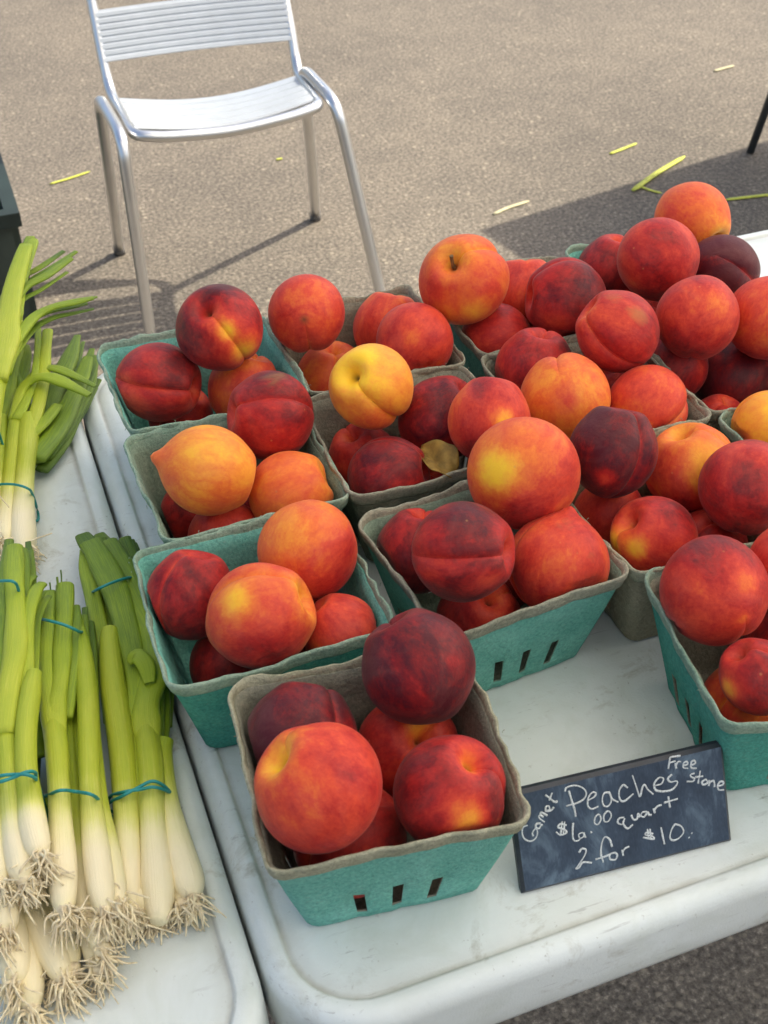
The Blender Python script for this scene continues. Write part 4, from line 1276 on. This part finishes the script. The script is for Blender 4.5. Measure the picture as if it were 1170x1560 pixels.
bunch('bunch of green onions held by bands in the middle of the pile, forked leaves',
 [[(160, 1388, .036, 24, .05), (155, 1362, .036, 38, .0), (148, 1310, .037, 41, .02), (141, 1245, .040, 34, .3), (137, 1190, .042, 31, .44), (135, 1120, .043, 32, .46), (133, 1060, .043, 30, .5), (127, 1000, .042, 27, .58), (117, 950, .040, 20, .76), (112, 930, .040, 18, .8)],
  [(182, 1386, .028, 20, .05), (177, 1365, .028, 32, .02), (166, 1300, .030, 34, .16), (154, 1235, .033, 26, .4), (147, 1180, .035, 24, .5), (140, 1110, .035, 24, .56), (138, 1040, .034, 22, .66)],
  [(98, 1388, .040, 24, .05), (97, 1365, .040, 38, .0), (95, 1315, .041, 42, .0), (92, 1250, .044, 34, .22), (89, 1190, .046, 32, .42), (86, 1135, .047, 34, .48), (81, 1098, .045, 28, .52), (79, 1072, .040, 12, .56)],
  [(126, 1395, .026, 18, .05), (124, 1360, .026, 28, .02), (120, 1290, .028, 28, .26), (114, 1220, .031, 24, .5), (107, 1150, .033, 20, .6), (103, 1090, .033, 20, .68)]],
 [(.66, [(86, 1150, .046, 18, .47), (80, 1090, .049, 30, .52), (72, 1030, .048, 24, .62), (71, 975, .048, 25, .7), (72, 930, .046, 23, .76), (73, 905, .045, 22, .8)]),
  (.66, [(90, 1150, .045, 18, .47), (85, 1090, .049, 28, .52), (92, 1035, .050, 23, .6), (95, 985, .050, 25, .68), (98, 935, .048, 24, .74), (99, 893, .046, 24, .78)]),
  (.55, [(98, 1095, .042, 22, .62), (102, 1050, .044, 30, .72), (110, 1000, .045, 28, .78), (113, 955, .044, 22, .84), (112, 925, .042, 16, .88)]),
  (.6, [(60, 1150, .030, 22, .7), (57, 1060, .032, 24, .78), (57, 980, .034, 24, .82), (58, 920, .034, 20, .86)]),
  (.6, [(128, 1080, .036, 18, .7), (128, 1000, .036, 18, .8), (126, 940, .034, 14, .86)]),
  (.8, [(88, 905, .048, 4, .8), (88, 890, .050, 3, .86), (87, 880, .052, 3, .9)])],
 [([(60, 1215, .028), (72, 1212, .044), (92, 1204, .060), (115, 1206, .050), (138, 1210, .056), (150, 1218, .044), (154, 1226, .030)], 1),
  ([(48, 940, .026), (72, 945, .060), (98, 952, .062), (120, 962, .054), (128, 968, .034)], 1)], 2)

bunch('bunch of yellow green onions topmost on the pile, doubled teal band and long leaves',
 [[(62, 1306, .056, 22, .06), (57, 1290, .057, 38, .0), (50, 1258, .058, 42, .06), (45, 1215, .060, 36, .42), (40, 1170, .062, 32, .46), (40, 1110, .064, 32, .48), (47, 1055, .066, 30, .50), (52, 1026, .067, 22, .54)],
  [(38, 1342, .050, 24, .06), (33, 1325, .051, 40, .0), (26, 1285, .053, 43, .02), (19, 1225, .056, 36, .36), (14, 1165, .058, 34, .46), (10, 1110, .060, 32, .5), (12, 1070, .061, 26, .55)],
  [(2, 1345, .048, 24, .06), (-2, 1320, .049, 38, .02), (-8, 1260, .052, 38, .25), (-14, 1180, .056, 34, .48), (-16, 1100, .060, 32, .52)]],
 [(.7, [(6, 1120, .064, 28, .5), (14, 1050, .067, 32, .48), (24, 990, .069, 33, .50), (25, 935, .069, 28, .56), (21, 880, .067, 27, .66), (22, 836, .065, 25, .72)]),
  (.6, [(30, 1100, .062, 20, .54), (40, 1040, .066, 20, .52), (42, 980, .068, 17, .56), (45, 930, .068, 18, .62), (55, 900, .068, 18, .68), (64, 890, .066, 14, .74)]),
  (.6, [(-6, 1080, .060, 26, .62), (0, 1000, .064, 24, .74), (2, 930, .066, 22, .82), (8, 870, .066, 18, .86), (14, 824, .066, 12, .88)]),
  (.6, [(20, 1010, .058, 22, .7), (32, 930, .060, 22, .78), (36, 870, .060, 18, .82), (34, 838, .060, 14, .84)]),
  (.5, [(58, 1050, .048, 16, .75), (64, 1060, .050, 18, .78), (72, 1078, .048, 10, .8)])],
 [([(-20, 1190, .064), (0, 1182, .078), (20, 1180, .079), (40, 1180, .081), (54, 1186, .074), (57, 1196, .058)], 2),
  ([(-12, 886, .070), (0, 885, .080), (20, 886, .084), (28, 898, .074), (33, 930, .055)], 1)], 3)

bunch('lower bunch of green onions, white bulbs with bushy roots under the pile',
 [([(97, 1492, .012, 24, .05), (88, 1470, .013, 40, .0), (70, 1432, .013, 48, .0), (52, 1392, .014, 46, .04), (36, 1340, .015, 40, .3), (25, 1280, .016, 34, .5), (18, 1200, .016, 30, .6)], 40, 1.3),
  ([(110, 1482, .009, 18, .05), (106, 1455, .010, 34, .04), (98, 1415, .011, 38, .02), (88, 1370, .012, 36, .1), (78, 1300, .013, 32, .4), (70, 1220, .014, 28, .6)], 22, 1),
  ([(20, 1498, .018, 24, .05), (22, 1478, .019, 42, .0), (20, 1440, .020, 46, .0), (14, 1390, .021, 42, .08), (6, 1320, .022, 38, .4), (0, 1250, .022, 32, .55)], 40, 1.3),
  ([(48, 1540, .008, 22, .05), (46, 1512, .010, 40, .03), (42, 1470, .011, 44, .0), (34, 1420, .012, 40, .08), (24, 1340, .012, 34, .4)], 36, 1.3),
  ([(150, 1482, .008, 20, .05), (146, 1455, .010, 34, .03), (138, 1415, .011, 38, .02), (128, 1370, .012, 34, .12), (120, 1300, .013, 30, .45), (114, 1220, .014, 28, .6)], 34, 1.1),
  ([(158, 1450, .018, 20, .05), (150, 1432, .019, 32, .03), (142, 1400, .021, 36, .03), (136, 1360, .022, 32, .15), (130, 1300, .023, 28, .45)], 30, 1.0),
  ([(8, 1420, .034, 24, .05), (8, 1400, .035, 40, .0), (4, 1360, .037, 40, .04), (-4, 1300, .040, 36, .3)], 46, 1.5)],
 [], [], 4)

bunch('bunch of green onions with fanned out leaves at the back of the table',
 [[(40, 842, .018, 22, .05), (37, 825, .018, 36, .02), (35, 795, .019, 36, .03), (36, 755, .021, 30, .22), (39, 715, .023, 27, .42), (43, 670, .024, 30, .46), (45, 640, .024, 30, .5)],
  [(8, 830, .016, 22, .06), (9, 815, .017, 32, .05), (12, 780, .018, 30, .12), (16, 730, .020, 26, .42), (22, 680, .022, 26, .48), (26, 640, .024, 24, .54)],
  [(-14, 820, .016, 22, .06), (-12, 800, .017, 34, .02), (-8, 750, .018, 32, .3), (-4, 700, .020, 28, .5), (0, 640, .022, 26, .6)]],
 [(.6, [(40, 670, .026, 22, .48), (58, 620, .030, 20, .46), (66, 570, .033, 18, .52), (70, 530, .036, 15, .56), (73, 504, .038, 13, .6)]),
  (.5, [(45, 665, .026, 20, .52), (66, 645, .028, 18, .66), (88, 618, .030, 15, .72)]),
  (.5, [(22, 640, .028, 18, .56), (30, 600, .034, 14, .54), (46, 580, .040, 16, .6), (70, 574, .044, 18, .62), (100, 584, .043, 18, .64), (136, 602, .038, 10, .7)]),
  (.5, [(26, 640, .030, 16, .6), (48, 590, .034, 12, .62), (57, 545, .036, 10, .68), (58, 502, .038, 9, .72)]),
  (.42, [(54, 700, .020, 28, .78), (80, 665, .020, 34, .8), (104, 620, .022, 28, .8), (124, 575, .026, 22, .78), (134, 545, .030, 14, .8)]),
  (.45, [(60, 680, .014, 30, .8), (92, 640, .014, 32, .85), (118, 600, .016, 30, .84), (136, 575, .018, 18, .84)]),
  (.5, [(50, 690, .012, 30, .86), (66, 640, .012, 34, .88), (84, 590, .014, 32, .86), (104, 550, .018, 24, .84), (118, 512, .022, 10, .84)]),
  (.5, [(20, 660, .016, 26, .7), (24, 600, .020, 26, .78), (36, 550, .024, 22, .8), (34, 528, .030, 18, .72)]),
  (.5, [(-6, 680, .018, 28, .6), (4, 620, .022, 28, .7), (14, 570, .024, 26, .76), (26, 535, .028, 22, .74)])],
 [([(-16, 744, .026), (0, 738, .034), (22, 738, .037), (42, 744, .038), (50, 754, .024)], 1)], 5)

bunch('bunch of green onions with tall leaves rising over the back table edge',
 [[(-50, 720, .050, 22, .06), (-46, 700, .050, 36, .02), (-36, 650, .052, 34, .2), (-24, 600, .055, 30, .44), (-12, 560, .058, 28, .5)],
  [(-30, 740, .046, 22, .06), (-26, 715, .047, 34, .02), (-18, 660, .050, 32, .3), (-8, 600, .054, 28, .5), (0, 570, .056, 26, .56)]],
 [(.5, [(-6, 580, .060, 32, .48), (8, 520, .066, 38, .46), (12, 490, .070, 34, .48), (20, 440, .078, 26, .52), (36, 385, .088, 22, .6), (40, 374, .090, 18, .64)]),
  (.5, [(0, 560, .058, 18, .56), (24, 520, .064, 17, .6), (50, 485, .070, 16, .66), (80, 468, .074, 14, .7), (115, 460, .076, 13, .7), (142, 454, .077, 9, .74)]),
  (.5, [(-4, 540, .060, 20, .6), (10, 480, .066, 18, .7), (36, 440, .072, 15, .74), (70, 420, .076, 14, .76), (108, 394, .080, 10, .78)]),
  (.6, [(-10, 560, .056, 28, .6), (6, 510, .060, 28, .62), (22, 480, .066, 22, .62), (26, 468, .068, 18, .64)])],
 [([(-44, 640, .040), (-36, 634, .066), (-18, 636, .068), (-6, 646, .050)], 1)], 6)

# ------------------------------------------------------------------ scraps on the asphalt
def scrap(pts, wpx, mat, label, flat=.35):
    A = []
    for (u, v, h) in pts:
        A.append(at(u, v, h))
    S = spline(A, 5)
    r = wpx * .5 * depth(A[0]) / F
    rad = np.full(len(S), r)
    rad[0] *= .6
    rad[-1] *= .35
    S[:, 2] = np.maximum(S[:, 2], rad * flat + .0004)
    o = mesh('leaf_scrap', *tube(S, rad, 8, flat=flat)[:2], M[mat], origin=A[0])
    tag(o, label, 'scrap', 'plant scraps on the asphalt')
scrap([(964, 290, .006), (1000, 264, .005), (1043, 238, .004)], 10, 'straw', 'thick yellow green leaf scrap at the edge of the shade')
scrap([(976, 284, .004), (992, 290, .003), (1008, 294, .002)], 5, 'straw', 'short yellow green strip touching the thick scrap in the shade')
scrap([(929, 234, .003), (948, 227, .003), (970, 218, .003)], 6, 'straw', 'small curled yellow green scrap lying in the sun beyond the thick one')
scrap([(1106, 304, .003), (1140, 300, .003), (1185, 295, .003)], 7, 'straw', 'long thin yellow green strip lying inside the shade')
scrap([(752, 326, .003), (775, 316, .003), (806, 306, .003)], 7, 'pale_straw', 'faded pale strip lying along the shade boundary')
scrap([(1088, 108, .003), (1102, 104, .003), (1118, 100, .003)], 6, 'pale_straw', 'pale white husk scrap alone on the open sunny asphalt')
scrap([(76, 280, .003), (104, 272, .003), (137, 261, .003)], 5, 'straw', 'thin yellow strip on the asphalt between the crate and the chair')
scrap([(421, 243, .003), (426, 242, .003), (430, 241, .003)], 5, 'straw', 'tiny yellow bit on the asphalt under the chair seat')
